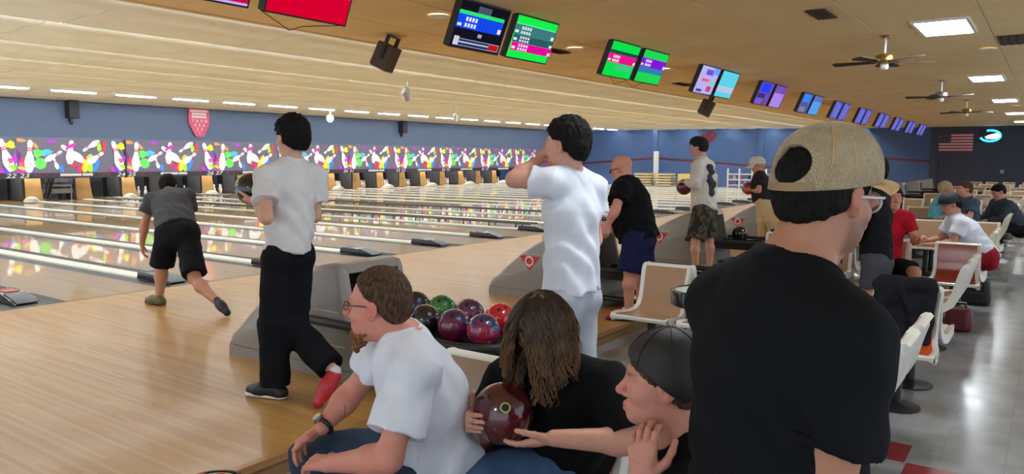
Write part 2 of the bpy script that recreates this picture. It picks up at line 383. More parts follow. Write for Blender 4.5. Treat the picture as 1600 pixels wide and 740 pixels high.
sp_el('blue', 885, 425, 24, 80, -.35, 21, .15); sp_el('red', 655, 412, 38, 26, -.5, 22, .2); sp_el('red', 770, 350, 22, 18, 0, 23, .2)
pin_el(545, 215, 760, 385, 1.3); pin_el(650, 160, 620, 410, 1.5); sp_el('magenta', 640, 222, 60, 16, .5, 24, .2); pin_el(965, 285, 800, 400, 1.5)
pin_el(755, 272, 930, 160, 1.2); sp_el('lime', 922, 225, 22, 52, .1, 25, .25); sp_el('red', 975, 220, 18, 62, -.15, 26, .35, 6)
sp_el('yellow', 1152, 218, 44, 36, 0, 27, .25, 3); sp_el('magenta', 1075, 475, 60, 20, -.4, 28, .2); sp_el('indigo', 1110, 460, 30, 44, 0, 29)
pin_el(1068, 160, 1150, 480, 1.25); sp_el('lime', 1160, 440, 36, 22, -.6, 30, .2); sp_el('pink', 1148, 372, 26, 26, 0, 31, .3); sp_el('purple', 1180, 350, 16, 40, 0, 32, .3)
EMESH = []
for li, e in enumerate(ELS):
    if e[0] == 'pin':
        _, hx, hy, bx_, by_, wd = e; h = uv(hx, hy); b = uv(bx_, by_); d = (h[0]-b[0], h[1]-b[1]); L_ = math.hypot(*d); ux, uz = d[0]/L_, d[1]/L_
        pts = [(b[0]+ux*t*L_+uz*r*L_*wd, b[1]+uz*t*L_-ux*r*L_*wd) for (r, t) in pin_outline()]
        nm, col = 'printed_pin', 'white'
        rings = []
        for t0 in (.66, .72):
            w = .055*L_*wd*1.0
            rings.append([(b[0]+ux*(t0+s_)*L_+uz*q*w, b[1]+uz*(t0+s_)*L_-ux*q*w) for q, s_ in ((-1, 0), (1, 0), (1, .035), (-1, .035))])
    else:
        _, c, x, y, rx, ry, rot, seed, ro, lob = e; q = uv(x, y); kx = PWID/1072; kz = (PZ1-.02-PZA)/350
        pts = []
        for (a, b_) in splash(seed, 26, ro, lob):
            a2, b2 = a*rx, b_*ry; xr = a2*math.cos(rot)-b2*math.sin(rot); yr = a2*math.sin(rot)+b2*math.cos(rot)
            pts.append((q[0]+xr*kx, q[1]+yr*kz))
        nm, col, rings = 'paint_splash', c, []
    pts = [(min(max(p[0], .015), PWID-.015), min(max(p[1], PZA+.01), PZ1-.03)) for p in pts]
    yv = -.012-.0012*li
    mb = MB().add([(p[0], yv, p[1]) for p in pts], [tuple(range(len(pts)))])
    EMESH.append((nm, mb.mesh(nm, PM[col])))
    for rg in rings:
        EMESH.append(('pin_stripe', MB().add([(p[0], yv-.0006, p[1]) for p in rg], [(0, 1, 2, 3)]).mesh('pin_stripe', PM['red'])))
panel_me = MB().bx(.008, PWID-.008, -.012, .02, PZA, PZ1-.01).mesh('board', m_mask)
band_me = MB().bx(.008, PWID-.008, -.03, .02, PZ0, PZA).mesh('number_band', m_band)
bars = MB()
xb = 1.27
for i in range(19):
    w = .052 if i != 12 else .0
    if w: bars.bx(xb, xb+w, -.036, -.03, PZ0+.065, PZ0+.15)
    xb += .056 if i != 12 else .03
bars_me = bars.mesh('band_lettering', m_offw)
redb = MB()
for x in (.50, .60, .82, 2.62, 2.75, 2.85): redb.bx(x, x+.075, -.034, -.03, PZ0+.075, PZ0+.14)
redb_me = redb.mesh('band_red_lettering', mat('band_red', srgb(110, 34, 50), .5))
edge_me = MB().bx(-.035, .035, -.045, .03, PZ0-.02, PZ1).mesh('mullion', m_blk)
XM0 = X0+.02+4*LP            # joint 22|23
for j in range(-1, 9):
    xp = XM0+2*LP*j
    n1 = 23+2*j
    p = thing('masking_panel', 'mural panel of flying pins and paint splashes, %s from the left edge' % ordinal(j+1), 'mural', (xp, YM-.02, 0), group='masking panels over the pin decks')
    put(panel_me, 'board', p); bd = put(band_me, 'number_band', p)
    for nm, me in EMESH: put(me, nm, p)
    put(bars_me, 'band_lettering', bd); put(redb_me, 'band_red_lettering', bd)
    for (num, xx) in ((n1, .19), (n1+1, PWID-.19)):
        tm = text_mesh(str(num), .19, m_offw, .25); put(tm, 'lane_number', bd, (xx, -.034, (PZ0+PZA)/2), (math.pi/2, 0, 0), (1.5, 1, 1))
    if j in (1, 8): put(edge_me, 'mullion', p, (0 if j == 1 else PWID, 0, 0))

# pin decks: kickbacks, pit curtains, pins
pin_prof = [(.026, 0), (.029, .01), (.045, .07), (.057, .115), (.060, .15), (.055, .19), (.038, .24), (.026, .28), (.0235, .30), (.028, .335), (.032, .355), (.031, .37), (.022, .385), (.006, .39)]
m_pin = mat('pin_white', srgb(238, 234, 230), .25, coat=.4)
pin_me = MB().lathe(pin_prof, n=14).mesh('pin', m_pin, 60)
ring_me = MB().lathe([(.0275, .272), (.0285, .273), (.0265, .283), (.025, .284)], n=14).mesh('pin_stripe', m_red, 60)
ring2_me = MB().lathe([(.0255, .292), (.026, .293), (.0262, .304), (.0252, .305)], n=14).mesh('pin_stripe', m_red, 60)
m_tan = mat('kickback_tan', srgb(178, 138, 80), .5, noise=.12, nscale=3)
kick_tan = MB().prism([(20.92, 0), (21.16, 0), (21.20, .87), (21.14, .87), (21.08, .5)], 'x', -.24, .32).mesh('kickback_face', m_tan, 30)
kick_blk = MB().bx(-.335, -.24, 21.02, 21.95, .03, .80).mesh('kickback_block', mat('kickback_charcoal', srgb(58, 60, 64), .6))
kick_pad = MB().bx(-.24, .32, 21.21, 22.5, 0, .88).mesh('kickback_wall', m_blk)
pins_on = {4: [(-.3, .0), (.0, .0)], 5: [(.25, .3), (.05, .3), (-.15, .3)], 7: [(-.15, 0), (.15, 0)]}
dome_me = None
m_dome = mat('dome_cream', srgb(236, 228, 200), .35)
for k in range(2, NL):
    xd = X0+LP*k
    if xd > 41.0: break
    kb = thing('kickback', 'tan and black kickback divider beside the pin deck, %s from the left' % ordinal(k-2), 'divider', (xd, 0, 0), group='kickback dividers between the pin decks')
    put(kick_pad, 'kickback_wall', kb); put(kick_tan, 'kickback_face', kb); put(kick_blk, 'kickback_block', kb)
npin = 0
tri = [(0, 0), (-.15, .264), (.15, .264), (-.305, .528), (0, .528), (.305, .528), (-.457, .79), (-.152, .79), (.152, .79), (.457, .79)]
for k in range(2, NL-1):
    xl = X0+LP*(k+.5)
    if xl > XW-.8: break
    lane_no = 18+k
    spots = tri
    if lane_no == 22: spots = [tri[3], tri[6], tri[1]]
    if lane_no == 23: spots = []
    if lane_no == 24: spots = [tri[6], tri[3], tri[7]]
    if lane_no == 26: spots = [tri[9], tri[5], tri[2]]
    for q, (dx, dy) in enumerate(spots):
        p = thing('bowling_pin', 'white bowling pin with red neck stripes on the %s pin deck from the left' % ordinal(k-2), 'bowling pin', (xl+dx, 21.32+dy, 0), group='pins on the %s pin deck' % ordinal(k-2))
        put(pin_me, 'pin_body', p)
        if k < 8: put(ring_me, 'pin_stripe', p); put(ring2_me, 'pin_stripe', p)
# lamps behind the masking that light the pin decks
for j in range(-1, 9):
    t = thing('pin_deck_light', 'tube light behind the %s mural panel lighting the pins' % ordinal(j+1), 'light', (XM0+2*LP*j+LP, 21.0, 1.30), group='pin deck lights behind the murals')
    MB().cyl((-1.4, .0, 0), (1.4, .0, 0), .02, n=8).build('tube', emat('pin_deck_tube', (1, .97, .93), 230), t); MB().bx(-1.45, 1.45, -.05, .05, .025, 1.0).build('fixture', m_white, t)
# rake lowered on lane 23
rk = thing('sweep_bar', 'steel pinsetter sweep lowered across an empty pin deck', 'pinsetter', (X0+LP*5.5, 21.05, 0))
MB().bx(-.50, .50, -.05, .03, .25, .42).build('sweep_board', mat('sweep_grey', srgb(150, 146, 146), .4, metal=.3), rk)
MB().bx(-.5, .5, 0, .3, .50, .58).bx(-.48, -.44, -.02, .02, -.0, .5).bx(.44, .48, -.02, .02, -.0, .5).bx(-.3, .35, -.1, .25, .66, .78).build('sweep_carriage', m_steel, rk)
for x in (-.40, -.28): MB().box((x, -.12, .45), (.06, .1, .8), Euler((0, .25, 0)).to_matrix()).build('sweep_arm', m_blkgloss, rk)
# domed ball hoods on every second capping
for j in range(2, 12):
    xd = X0-.5+LP*(2*j+1)
    if xd > XW-1: break
    d = MB(); d.sphere((0, 0, 0), .5, 18, 10, (.42, .8, .40)); d.v = [(a, b, max(c, 0)) for a, b, c in d.v]
    o = d.build('ball_hood', m_dome, None, 40, (xd, 19.9, .024)); tag(o, 'small cream dome beside the capping near the pins, %s from the left' % ordinal(j-2), 'hood', 'cream domes on the capping')
# bumper rails on two divisions
m_rail = mat('rail_dark', srgb(58, 60, 62), .4, metal=.3)
for (kd, y0, y1, where) in ((6, .6, 19.0, 'nearer'), (8, 2.0, 19.0, 'farther')):
    xd = X0+LP*kd
    r = thing('bumper_rail', 'raised dark double bumper rail along a capping, the %s of two' % where, 'rail', (xd, 0, .045), group='bumper rails on the lanes')
    for x in (-.13, .13): MB().tube([(x, y0, .10), (x, y1, .10)], .02, 8).build('rail', m_rail, r)
    pm = MB().bx(-.13, .13, -.012, .012, .07, .095).bx(-.14, -.115, -.012, .012, 0, .09).bx(.115, .14, -.012, .012, 0, .09).mesh('bracket', m_rail)
    y = y0+.4
    while y < y1: put(pm, 'bracket', r, (0, y, 0)); y += .75

# ------------------------------------------------------------------ lights
ls_me = MB().bx(-.57, .57, -.035, .035, -.03, .0).mesh('tube', m_lamp)
lh_me = MB().bx(-.60, .60, -.05, .05, .0, .035).mesh('fixture', m_white)
i = 0; x = 6.66
while x < XW-.8:
    t = thing('strip_light', 'white fluorescent strip light over the pin end, %s from the left of the row' % ordinal(i), 'light', (x, 13.2, 3.345), group='fluorescent strips over the pin end')
    put(ls_me, 'tube', t); put(lh_me, 'fixture', t); i += 1; x += LP
tro_d = MB().bx(-.57, .57, -.27, .27, -.012, 0).mesh('diffuser', m_troffer)
tro_f = MB().bx(-.61, .61, -.305, -.27, -.02, .01).bx(-.61, .61, .27, .305, -.02, .01).bx(-.61, -.57, -.27, .27, -.02, .01).bx(.57, .61, -.27, .27, -.02, .01).mesh('frame', m_white)
for i, x in enumerate((-2.6, 3.9, 10.9, 18.05, 24.9, 31.8, 38.6)):
    t = thing('ceiling_light', ('bright rectangular ceiling panel light, %s from the camera in the visible row' % ordinal(i-2)) if i > 1 else 'rectangular ceiling panel light behind the viewer, %s' % ('farther back' if i == 0 else 'nearer'), 'light', (x, -7.45, ZC), group='panel lights in the ceiling')
    put(tro_d, 'diffuser', t); put(tro_f, 'frame', t)
dl_me = MB().lathe([(.09, -.004), (.088, 0)], n=20).mesh('lens', m_down); dr_me = MB().lathe([(.088, -.008), (.12, -.008), (.125, 0), (.088, 0)], n=20).mesh('trim_ring', m_white)
for i, (x, y) in enumerate([(3.7, -2.75), (6.81, -2.75), (9.93, -2.72), (13.1, -2.72), (16.3, -2.7), (19.5, -2.7), (22.7, -2.7)]):
    t = thing('downlight', 'small round recessed downlight in the tan ceiling, %s from the left' % ordinal(i), 'light', (x, y, ZC), group='round recessed downlights'); put(dl_me, 'lens', t); put(dr_me, 'trim_ring', t)
m_amber = emat('amber_lens', (1, .55, .12), 4.0)
am_me = MB().lathe([(.10, -.006), (.098, 0)], n=20).mesh('lens', m_amber)
for i, (x, y) in enumerate([(13.4, -7.75), (27.6, -7.6)]):
    t = thing('amber_light', 'amber round ceiling light, the %s one' % ('nearer' if i == 0 else 'farther'), 'light', (x, y, ZC)); put(am_me, 'lens', t); put(dr_me, 'trim_ring', t)
m_vent = mat('vent_brown', srgb(84, 66, 48), .7)
for i, (x, y, sx, sy, w) in enumerate([(9.2, -6.4, .6, .22, 'before the first ceiling fan'), (9.9, -2.35, .75, .2, 'by the round downlights'), (12.6, -8.15, .9, .45, 'beside the nearest panel light'), (14.6, -6.25, .7, .2, 'behind the first fan'), (15.9, -1.9, .7, .2, 'above the lane edge')]):
    t = thing('air_vent', 'brown louvred air vent in the ceiling %s' % w, 'vent', (x, y, ZC)); MB().bx(-sx/2, sx/2, -sy/2, sy/2, -.006, 0).build('grille', m_vent, t)
    for k in range(5): yy = -sy/2+sy*(k+.5)/5; MB().box((0, yy, -.010), (sx*.94, sy*.10, .006), Euler((.5, 0, 0)).to_matrix()).build('louvre', mat('louvre_brown', srgb(66, 50, 36), .7), t)

# ceiling fans
m_brass = mat('brass', srgb(176, 150, 70), .25, metal=.9); m_blade = mat('fan_blade', srgb(66, 44, 32), .5)
def fan(x, y, rz, label, mm):
    t = thing('ceiling_fan', label, 'fan', (x, y, ZC), rz)
    MB().lathe([(.02, -.02), (.06, -.018), (.07, 0)], n=16).build('canopy', mm, t)
    MB().cyl((0, 0, -.02), (0, 0, -.22), .016).build('rod', m_white, t)
    MB().lathe([(.03, -.22), (.10, -.24), (.12, -.28), (.12, -.32), (.09, -.35), (.03, -.36)], n=20).build('motor', mm, t)
    MB().lathe([(.05, -.36), (.055, -.40), (.045, -.43), (.01, -.44)], n=16).build('switch_cup', m_white, t)
    for k in range(5):
        a = 2*math.pi*k/5
        b = MB().prism([(.16, -.045), (.62, -.075), (.66, -.04), (.66, .04), (.62, .075), (.16, .045)], 'z', -.004, .004).bx(.08, .2, -.02, .02, -.012, -.004)
        o = b.build('blade', m_blade, t, 20, (0, 0, -.33)); o.rotation_euler = (.2, 0, a)
fan(11.3, -6.72, .25, 'brass and brown ceiling fan, nearest of the three', m_brass)
fan(18.1, -6.66, .5, 'steel and brown ceiling fan, middle of the three', m_steel)
fan(24.3, -6.6, .1, 'brass and brown ceiling fan, farthest of the three', m_brass)

# ------------------------------------------------------------------ score screens
def smat(c, s=1.5): return emat('screen_%d_%d_%d' % c, srgb(*c), s)
TVW, TVH, TILT = .87, .515, .40
tv_case = MB().bx(-TVW/2, TVW/2, -.0, .08, -TVH/2, TVH/2).bx(-.2, .2, .05, .09, -.15, .15).mesh('case', m_blk)
br_me = MB().box((0, .10, .075), (.06, .06, .24)).box((0, .06, .0), (.5, .05, .06)).box((0, .06, -.15), (.6, .03, .04)).mesh('bracket', m_blk)
def rects(lst):
    out = []
    for i, (u0, u1, v0, v1, c) in enumerate(lst):
        y = -.001-.0006*i
        x0, x1 = (u0-.5)*(TVW-.03), (u1-.5)*(TVW-.03); z0, z1 = (v0-.5)*(TVH-.03), (v1-.5)*(TVH-.03)
        out.append((MB().add([(x0, y, z0), (x1, y, z0), (x1, y, z1), (x0, y, z1)], [(0, 1, 2, 3)]).mesh('screen_area', smat(c)), c))
    return out
def scorebars(u0, u1, v0, v1, bg, n=10):
    r = [(u0, u1, v0, v1, bg), (u0+.02, u0+.10, v0+.04, v0+.10, (225, 225, 235))]
    for i in range(4): r.append((u0+.16+.06*i, u0+.20+.06*i, v0+(v1-v0)*.55, v0+(v1-v0)*.85, (220, 225, 235))); r.append((u0+.16+.06*i, u0+.20+.06*i, v0+(v1-v0)*.12, v0+(v1-v0)*.40, (220, 225, 235)))
    r.append((u1-.09, u1-.02, v0+(v1-v0)*.1, v0+(v1-v0)*.45, (225, 225, 235)))
    for i in range(6): x = u0+.45+.07*i; r.append((x, x+.008, v0, v1, tuple(int(c*.6) for c in bg)))
    return r
S = {}
S['red'] = rects([(0, 1, 0, 1, (205, 0, 44)), (.3, 1, .45, 1, (226, 30, 150))]+scorebars(.35, 1, .5, .98, (210, 20, 150)))
S['redl'] = rects([(0, 1, 0, 1, (190, 10, 60)), (0, 1, .0, .04, (190, 160, 230))]+scorebars(0, 1, .4, .9, (200, 20, 140)))
S['black'] = rects([(0, 1, 0, 1, (18, 18, 28)), (.35, .62, .55, .95, (70, 80, 100)), (.0, .93, .70, .80, (40, 220, 110))]+scorebars(0, .93, .42, .72, (20, 70, 230))+[(.03, .96, .04, .20, (190, 190, 215)), (.12, .74, .14, .19, (30, 50, 90)), (.12, .74, .05, .11, (30, 50, 90)), (.74, .95, .05, .19, (180, 20, 44)), (.02, .12, .06, .24, (200, 195, 215)), (.46, .54, .28, .36, (150, 160, 180))])
S['green'] = rects([(0, 1, 0, 1, (20, 230, 70)), (.0, 1, .78, .83, (90, 220, 160))]+scorebars(0, 1, .56, .80, (60, 120, 120))+scorebars(0, 1, .38, .56, (40, 90, 96))+scorebars(0, 1, .18, .38, (225, 10, 150)))
S['green2'] = rects([(0, 1, 0, 1, (10, 215, 70)), (0, 1, .66, .76, (20, 80, 60)), (.35, .95, .2, .36, (60, 190, 130))]+scorebars(0, 1, .40, .66, (226, 20, 140)))
S['purple2'] = rects([(0, 1, 0, 1, (30, 205, 80)), (0, 1, .30, .50, (50, 120, 170))]+scorebars(0, 1, .48, .76, (130, 20, 215)))
S['pastel'] = rects([(0, 1, 0, 1, (176, 170, 230)), (.2, .6, .45, .55, (230, 90, 110)), (.3, .7, .7, .9, (110, 80, 190)), (.1, .4, .05, .15, (60, 70, 160)), (.6, .85, .1, .3, (200, 60, 120)), (.7, .95, .35, .5, (110, 210, 170)), (.65, 1, .75, 1, (110, 150, 240))])
S['cyan'] = rects([(0, 1, 0, 1, (90, 200, 222)), (0, 1, .2, .38, (190, 180, 222)), (0, 1, .38, .42, (140, 210, 230))])
S['indigo'] = rects([(0, 1, 0, 1, (96, 76, 170)), (.1, .8, .55, .95, (40, 60, 240)), (.05, .6, .3, .5, (60, 50, 100)), (.0, .5, .02, .25, (110, 90, 210)), (.5, .8, .02, .2, (140, 60, 90))])
S['violet'] = rects([(0, 1, 0, 1, (130, 70, 150)), (.05, .9, .0, .65, (160, 130, 220)), (.2, .6, .7, .95, (90, 90, 200))])
S['blue'] = rects([(0, 1, 0, 1, (80, 90, 150)), (.1, .8, .55, .95, (50, 130, 240)), (.1, .7, .05, .3, (130, 120, 150))])
S['sky'] = rects([(0, 1, 0, 1, (84, 150, 230)), (0, 1, .7, 1, (90, 110, 170))])
S['mix'] = rects([(0, 1, 0, 1, (84, 90, 180)), (.2, .45, 0, 1, (130, 100, 190)), (.55, .75, .1, .9, (90, 130, 210))])
order = [('redl', 'red'), ('black', 'green'), ('green2', 'purple2'), ('pastel', 'cyan'), ('indigo', 'violet'), ('blue', 'sky')]+[('mix', 'mix')]*6
desc = {'red': 'red and magenta score grid', 'redl': 'dark red score grid', 'black': 'black background and blue score row', 'green': 'green background and dark score rows', 'green2': 'green background and one pink row', 'purple2': 'green background and one purple row',
        'pastel': 'lilac cartoon picture', 'cyan': 'plain pale cyan picture', 'indigo': 'indigo picture with blue box', 'violet': 'violet picture', 'blue': 'blue and grey picture', 'sky': 'sky blue picture', 'mix': 'blue and violet picture'}
for i, (a, b) in enumerate(order):
    xc = 7.15-3.3+3.3*i
    for s_, key in ((-1, a), (1, b)):
        lab = 'hanging score screen showing %s' % desc[key]
        if key == 'mix': lab = 'score screen with blue and violet picture, %s one of the %s such pair' % ('left' if s_ < 0 else 'right', ordinal(i-6))
        t = thing('score_screen', lab, 'screen', (xc+s_*.505, -3.5, 2.97), group='score screens hanging over the approach')
        t.rotation_euler = (TILT, 0, 0)
        put(tv_case, 'case', t); put(br_me, 'bracket', t)
        sc = None
        for me, c in S[key]:
            if sc is None: sc = put(me, 'screen', t)
            else: put(me, 'screen_area', sc)
# loose cables under the first screens
for (pts, lab) in (([(3.9, -3.395, 2.74), (4.25, -3.3, 2.64), (4.35, -3.35, 2.68), (4.75, -3.395, 2.74)], 'thin dark cable sagging below the red score screen'), ([(9.8, -3.395, 2.74), (10.0, -3.35, 2.66), (10.3, -3.38, 2.72), (10.6, -3.35, 2.66), (10.9, -3.395, 2.74)], 'thin cable looping below the green and pink score screen')):
    tag(MB().tube(pts, .004, 6).build('cable', m_blk), lab, 'cable')
# ------------------------------------------------------------------ speakers and spotlights
def hang_speaker(x, y, z, rz, s, label):
    t = thing('hanging_speaker', label, 'speaker', (x, y, z), rz)
    t.rotation_euler = (.45, 0, rz)
    MB().bx(-.17*s, .17*s, -.14*s, .14*s, -.2*s, .2*s).build('cabinet', mat('speaker_brown', srgb(70, 58, 48), .6), t, bevel=.01)
    MB().bx(-.15*s, .15*s, .14*s, .152*s, -.18*s, .18*s).build('grille', mat('speaker_cloth', srgb(110, 100, 88), .9, bump=.3, bscale=300), t)
    MB().bx(-.15*s, .15*s, -.14*s, .12*s, -.212*s, -.2*s).build('base_plate', mat('speaker_tan', srgb(150, 136, 112), .7), t)
    MB().bx(-.20*s, -.172*s, -.03*s, .03*s, -.05*s, .34*s).bx(.172*s, .20*s, -.03*s, .03*s, -.05*s, .34*s).bx(-.2*s, .2*s, -.03*s, .03*s, .32*s, .35*s).build('yoke', m_blk, t)
hang_speaker(7.51, -1.2, 2.93, .35, .84, 'brown box loudspeaker hanging from the ceiling edge, nearest')
hang_speaker(19.17, -1.2, 2.90, .2, 1.0, 'small brown loudspeaker hanging below the cyan screen')
for i, (x, z) in enumerate(((12.1, 3.13), (27.7, 3.1))):
    t = thing('wall_speaker', 'black loudspeaker on the slate wall, %s' % ('the left one' if i == 0 else 'the right one'), 'speaker', (x, 17.78, z))
    MB().bx(-.16, .16, -.2, .12, -.29, .29).build('cabinet', mat('speaker_black', srgb(42, 44, 50), .6), t, bevel=.015)
    MB().bx(.162, .17, -.17, .08, -.25, .25).build('grille', mat('speaker_mesh', srgb(92, 96, 108), .7), t)
    MB().bx(-.05, .05, .0, .1, -.42, -.29).sphere((0, .04, -.45), .045).build('wall_mount', m_blk, t)
m_spot = mat('spot_white', srgb(200, 196, 188), .4)
for i, (px, py, Y, lab) in enumerate([(636, 146, 3.0, 'grey twin spotlight hanging below the lane ceiling, leftmost'), (712, 182, 8.0, 'white spotlight hanging by the strip lights'), (1010, 188, 8.0, 'white spotlight cluster before the blue end wall')]):
    dv = _f*FPX+_r*(px-800)-_u*(py-370); tt = (Y-CAMY)/dv[1]; X_, Z_ = dv[0]*tt, CAMZ+dv[2]*tt
    t = thing('spotlight', lab, 'spotlight', (X_, Y, Z_))
    top = zlow(Y)+.12-Z_
    MB().cyl((0, 0, 0), (0, 0, top), .012).build('stem', m_spot, t)
    MB().cyl((-.05, -.02, .08), (.13, .1, -.12), .085, .06, 14).build('lamp_head', mat('spot_grey', srgb(140, 138, 136), .4) if i == 0 else m_spot, t)
    MB().cyl((-.06, .03, .1), (-.2, .0, -.02), .04, .05, 12).build('side_head', m_spot, t)
for i, (x, y, z) in enumerate(((20.3, 14.6, 3.12), (37.1, 14.8, 3.1))):
    t = thing('bulb_lamp', 'white globe lamp hanging before the slate wall, %s' % ('the left one' if i == 0 else 'the right one'), 'lamp', (x, y, z))
    MB().sphere((0, 0, 0), .15, sc=(1, 1, 1.1)).build('globe', emat('globe_glow', (1, .97, .92), 1.6), t); MB().cyl((0, 0, .12), (0, 0, .33), .05).build('socket', m_white, t)
# pink pentagon sign
t = thing('pennant_sign', 'pink pennant sign with white pin numbers on the slate wall', 'sign', (16.72, 17.86, 0))
m_pink = mat('sign_pink', srgb(222, 84, 128), .5)
MB().prism([(-.42, 3.40), (.42, 3.40), (.43, 2.86), (.16, 2.36), (-.16, 2.36), (-.43, 2.86)], 'y', -.03, .0).build('sign_board', m_pink, t)
for (z, w) in ((3.32, .72), (3.21, .6), (3.10, .62)):
    mb = MB(); n = 7
    for q in range(n): x = -w/2+w*q/n; mb.bx(x, x+w/n*.86, -.036, -.03, z-.04, z+.04)
    mb.build('sign_lettering', m_offw, t)
for row, z in (('7 8 9 10', 2.94), ('4 5 6', 2.79), ('2 3', 2.64), ('1', 2.50)):
    parts = row.split(' ')
    for q, s_ in enumerate(parts):
        put(text_mesh(s_, .16, m_offw), 'pin_number', t, ((q-(len(parts)-1)/2)*.17, -.033, z), (math.pi/2, 0, 0))

# ------------------------------------------------------------------ end wall items
t = thing('flag', 'striped national flag with dark blue canton on the end wall', 'flag', (XW-.05, 0, 0))
fy0, fy1, fz0, fz1 = -3.75, -5.35, 1.98, 2.90
m_fr = mat('flag_red', srgb(150, 40, 62), .8); m_fw = mat('flag_white', srgb(206, 186, 190), .8)
for k in range(13):
    z1 = fz1-(fz1-fz0)*k/13; z0 = fz1-(fz1-fz0)*(k+1)/13; mb = MB(); n = 12
    V = []; F = []
    for q in range(n+1):
        y = fy0+(fy1-fy0)*q/n; w = .03*math.sin(q*1.1)*q/n; V += [(-.02+w, y, z0), (-.02+w, y, z1), (-.012+w, y, z0), (-.012+w, y, z1)]
    for q in range(n): a = q*4; F += [(a, a+1, a+5, a+4), (a+2, a+3, a+7, a+6), (a+1, a+3, a+7, a+5), (a, a+2, a+6, a+4)]
    mb.add(V, F).build('stripe', m_fr if k % 2 == 0 else m_fw, t)
ct = MB().bx(-.034, -.024, fy0-.66, fy0, fz1-(fz1-fz0)*7/13, fz1).build('canton', mat('flag_blue', srgb(38, 40, 66), .8), t)
sb = MB()
for r_ in range(5):
    for c_ in range(6):
        cy, cz = fy0-.07-.105*c_, fz1-.06-.095*r_; pts = []
        for q in range(10): rr = .026 if q % 2 == 0 else .011; a = math.pi/2+q*math.pi/5; pts.append((cy+rr*math.cos(a), cz+rr*math.sin(a)))
        sb.prism(pts, 'x', -.036, -.034)
sb.build('stars', m_fw, ct)
MB().bx(-.04, -.005, fy0, fy0+.1, fz0, fz1+.02).build('sleeve', m_offw, t)
t = thing('neon_sign', 'glowing blue neon oval sign high on the dark end wall', 'sign', (XW-.06, -6.05, 2.75))
pts = [(0, .42*math.cos(a), .26*math.sin(a)) for a in np.linspace(-.9*math.pi, .62*math.pi, 26)][::-1]
pts = [(0, -p[1], p[2]) for p in pts]
MB().tube(pts, .045, 8).build('neon_ring', emat('neon_cyan', (.03, .45, 1.0), 5), t)
MB().prism([(.22, -.05), (.05, .04), (-.25, .12), (-.42, .13), (-.38, .02), (-.44, -.10), (-.10, -.15), (.15, -.14)], 'x', -.03, .02).build('neon_script', emat('neon_white', (.75, .95, 1.0), 6), t)
MB().bx(.02, .05, -.5, .5, -.32, .32).build('backing', m_blk, t)
# maroon flame emblem on the blue wall
pts = [(0, 0), (.25, -.05), (.5, .05), (.7, .2), (.82, .55), (.95, 1.0), (1.12, .98), (1.0, .55), (1.1, .85), (1.25, 1.35), (1.38, 1.3), (1.32, .9), (1.5, 1.45), (1.65, 1.35), (1.55, .8), (1.75, 1.1), (1.85, 1.0), (1.7, .45), (1.4, .12), (1.1, -.12), (.6, -.22), (.2, -.15)]
fl = MB().prism([(-q[0], q[1]) for q in pts], 'x', -.02, 0).build('wall_emblem', mat('emblem_maroon', srgb(110, 30, 52), .6)); fl.location = (XW-.003, 9.35, 2.45); fl.scale = (1, .95, .62); tag(fl, 'maroon flame shaped emblem on the blue end wall', 'emblem')
# small plates on the dark wall
tag(MB().bx(XW-.04, XW-.02, -6.7, -6.55, .95, 1.12).build('switch_plate', m_steel), 'small grey plate low on the dark end wall', 'plate')
# stacked boards, post, shelf by the end wall
m_board = mat('stack_board', srgb(222, 206, 160), .6, noise=.06, nscale=4)
for c, (yc, n, w, lab) in enumerate([(11.2, 5, 1.1, 'left'), (9.9, 5, 1.0, 'middle')]):
    for k in range(n):
        o = MB().bx(-.35, .35, -w/2, w/2, 0, .10).build('board', m_board, None, 35, (41.5, yc+random.uniform(-.04, .04), .02+.155*k), bevel=.012)
        tag(o, 'cream board in the %s stack before the blue wall, %s from the bottom' % (lab, ordinal(k)), 'board', 'stacked cream boards by the end wall')
        for s_ in (-.3, .3): MB().bx(-.3, .3, s_*w-.04, s_*w+.04, .1, .155).build('spacer', mat('spacer_dark', srgb(120, 106, 78), .7), o)
tag(MB().bx(-.4, .4, -1.05, 1.05, 0, .72).build('crate', mat('crate_yellow', srgb(226, 200, 130), .6, noise=.06, nscale=3), None, 35, (41.5, 7.9, .02), bevel=.02), 'pale yellow box standing right of the board stacks', 'crate')
o = MB().bx(-.08, .08, -.14, .14, 0, 2.05).build('white_post', m_white, None, 35, (42.6, 11.0, .0), bevel=.01); tag(o, 'slim white post standing behind the board stacks', 'post')
sh = thing('parts_shelf', 'white shelf of red and black parts before the blue wall', 'shelf', (41.5, 5.0, .02))
for z in (.12, .42, .72): MB().bx(-.3, .3, -1.1, 1.1, z, z+.05).build('shelf_board', m_offw, sh)
for y in (-1.05, -.3, .4, 1.05): MB().bx(-.3, -.24, y-.04, y+.04, 0, 1.05).build('upright', m_offw, sh)
for q in range(10):
    y = -.95+.21*q; z = .17 if q % 2 else .47; rr = random.Random(q); c = [srgb(190, 40, 70), srgb(40, 44, 56), srgb(200, 196, 190)][q % 3]
    mm = mat('part_%d' % (q % 3), c, .5)
    tag(MB().cyl((0, 0, 0), (0, 0, .2), .085, .06, 10).build('machine_part', mm, None, 35, (41.4, 5.0+y, z+.02)), '%s machine part on the white shelf, %s from the right' % (['red', 'black', 'grey'][q % 3], ordinal(q)), 'part')
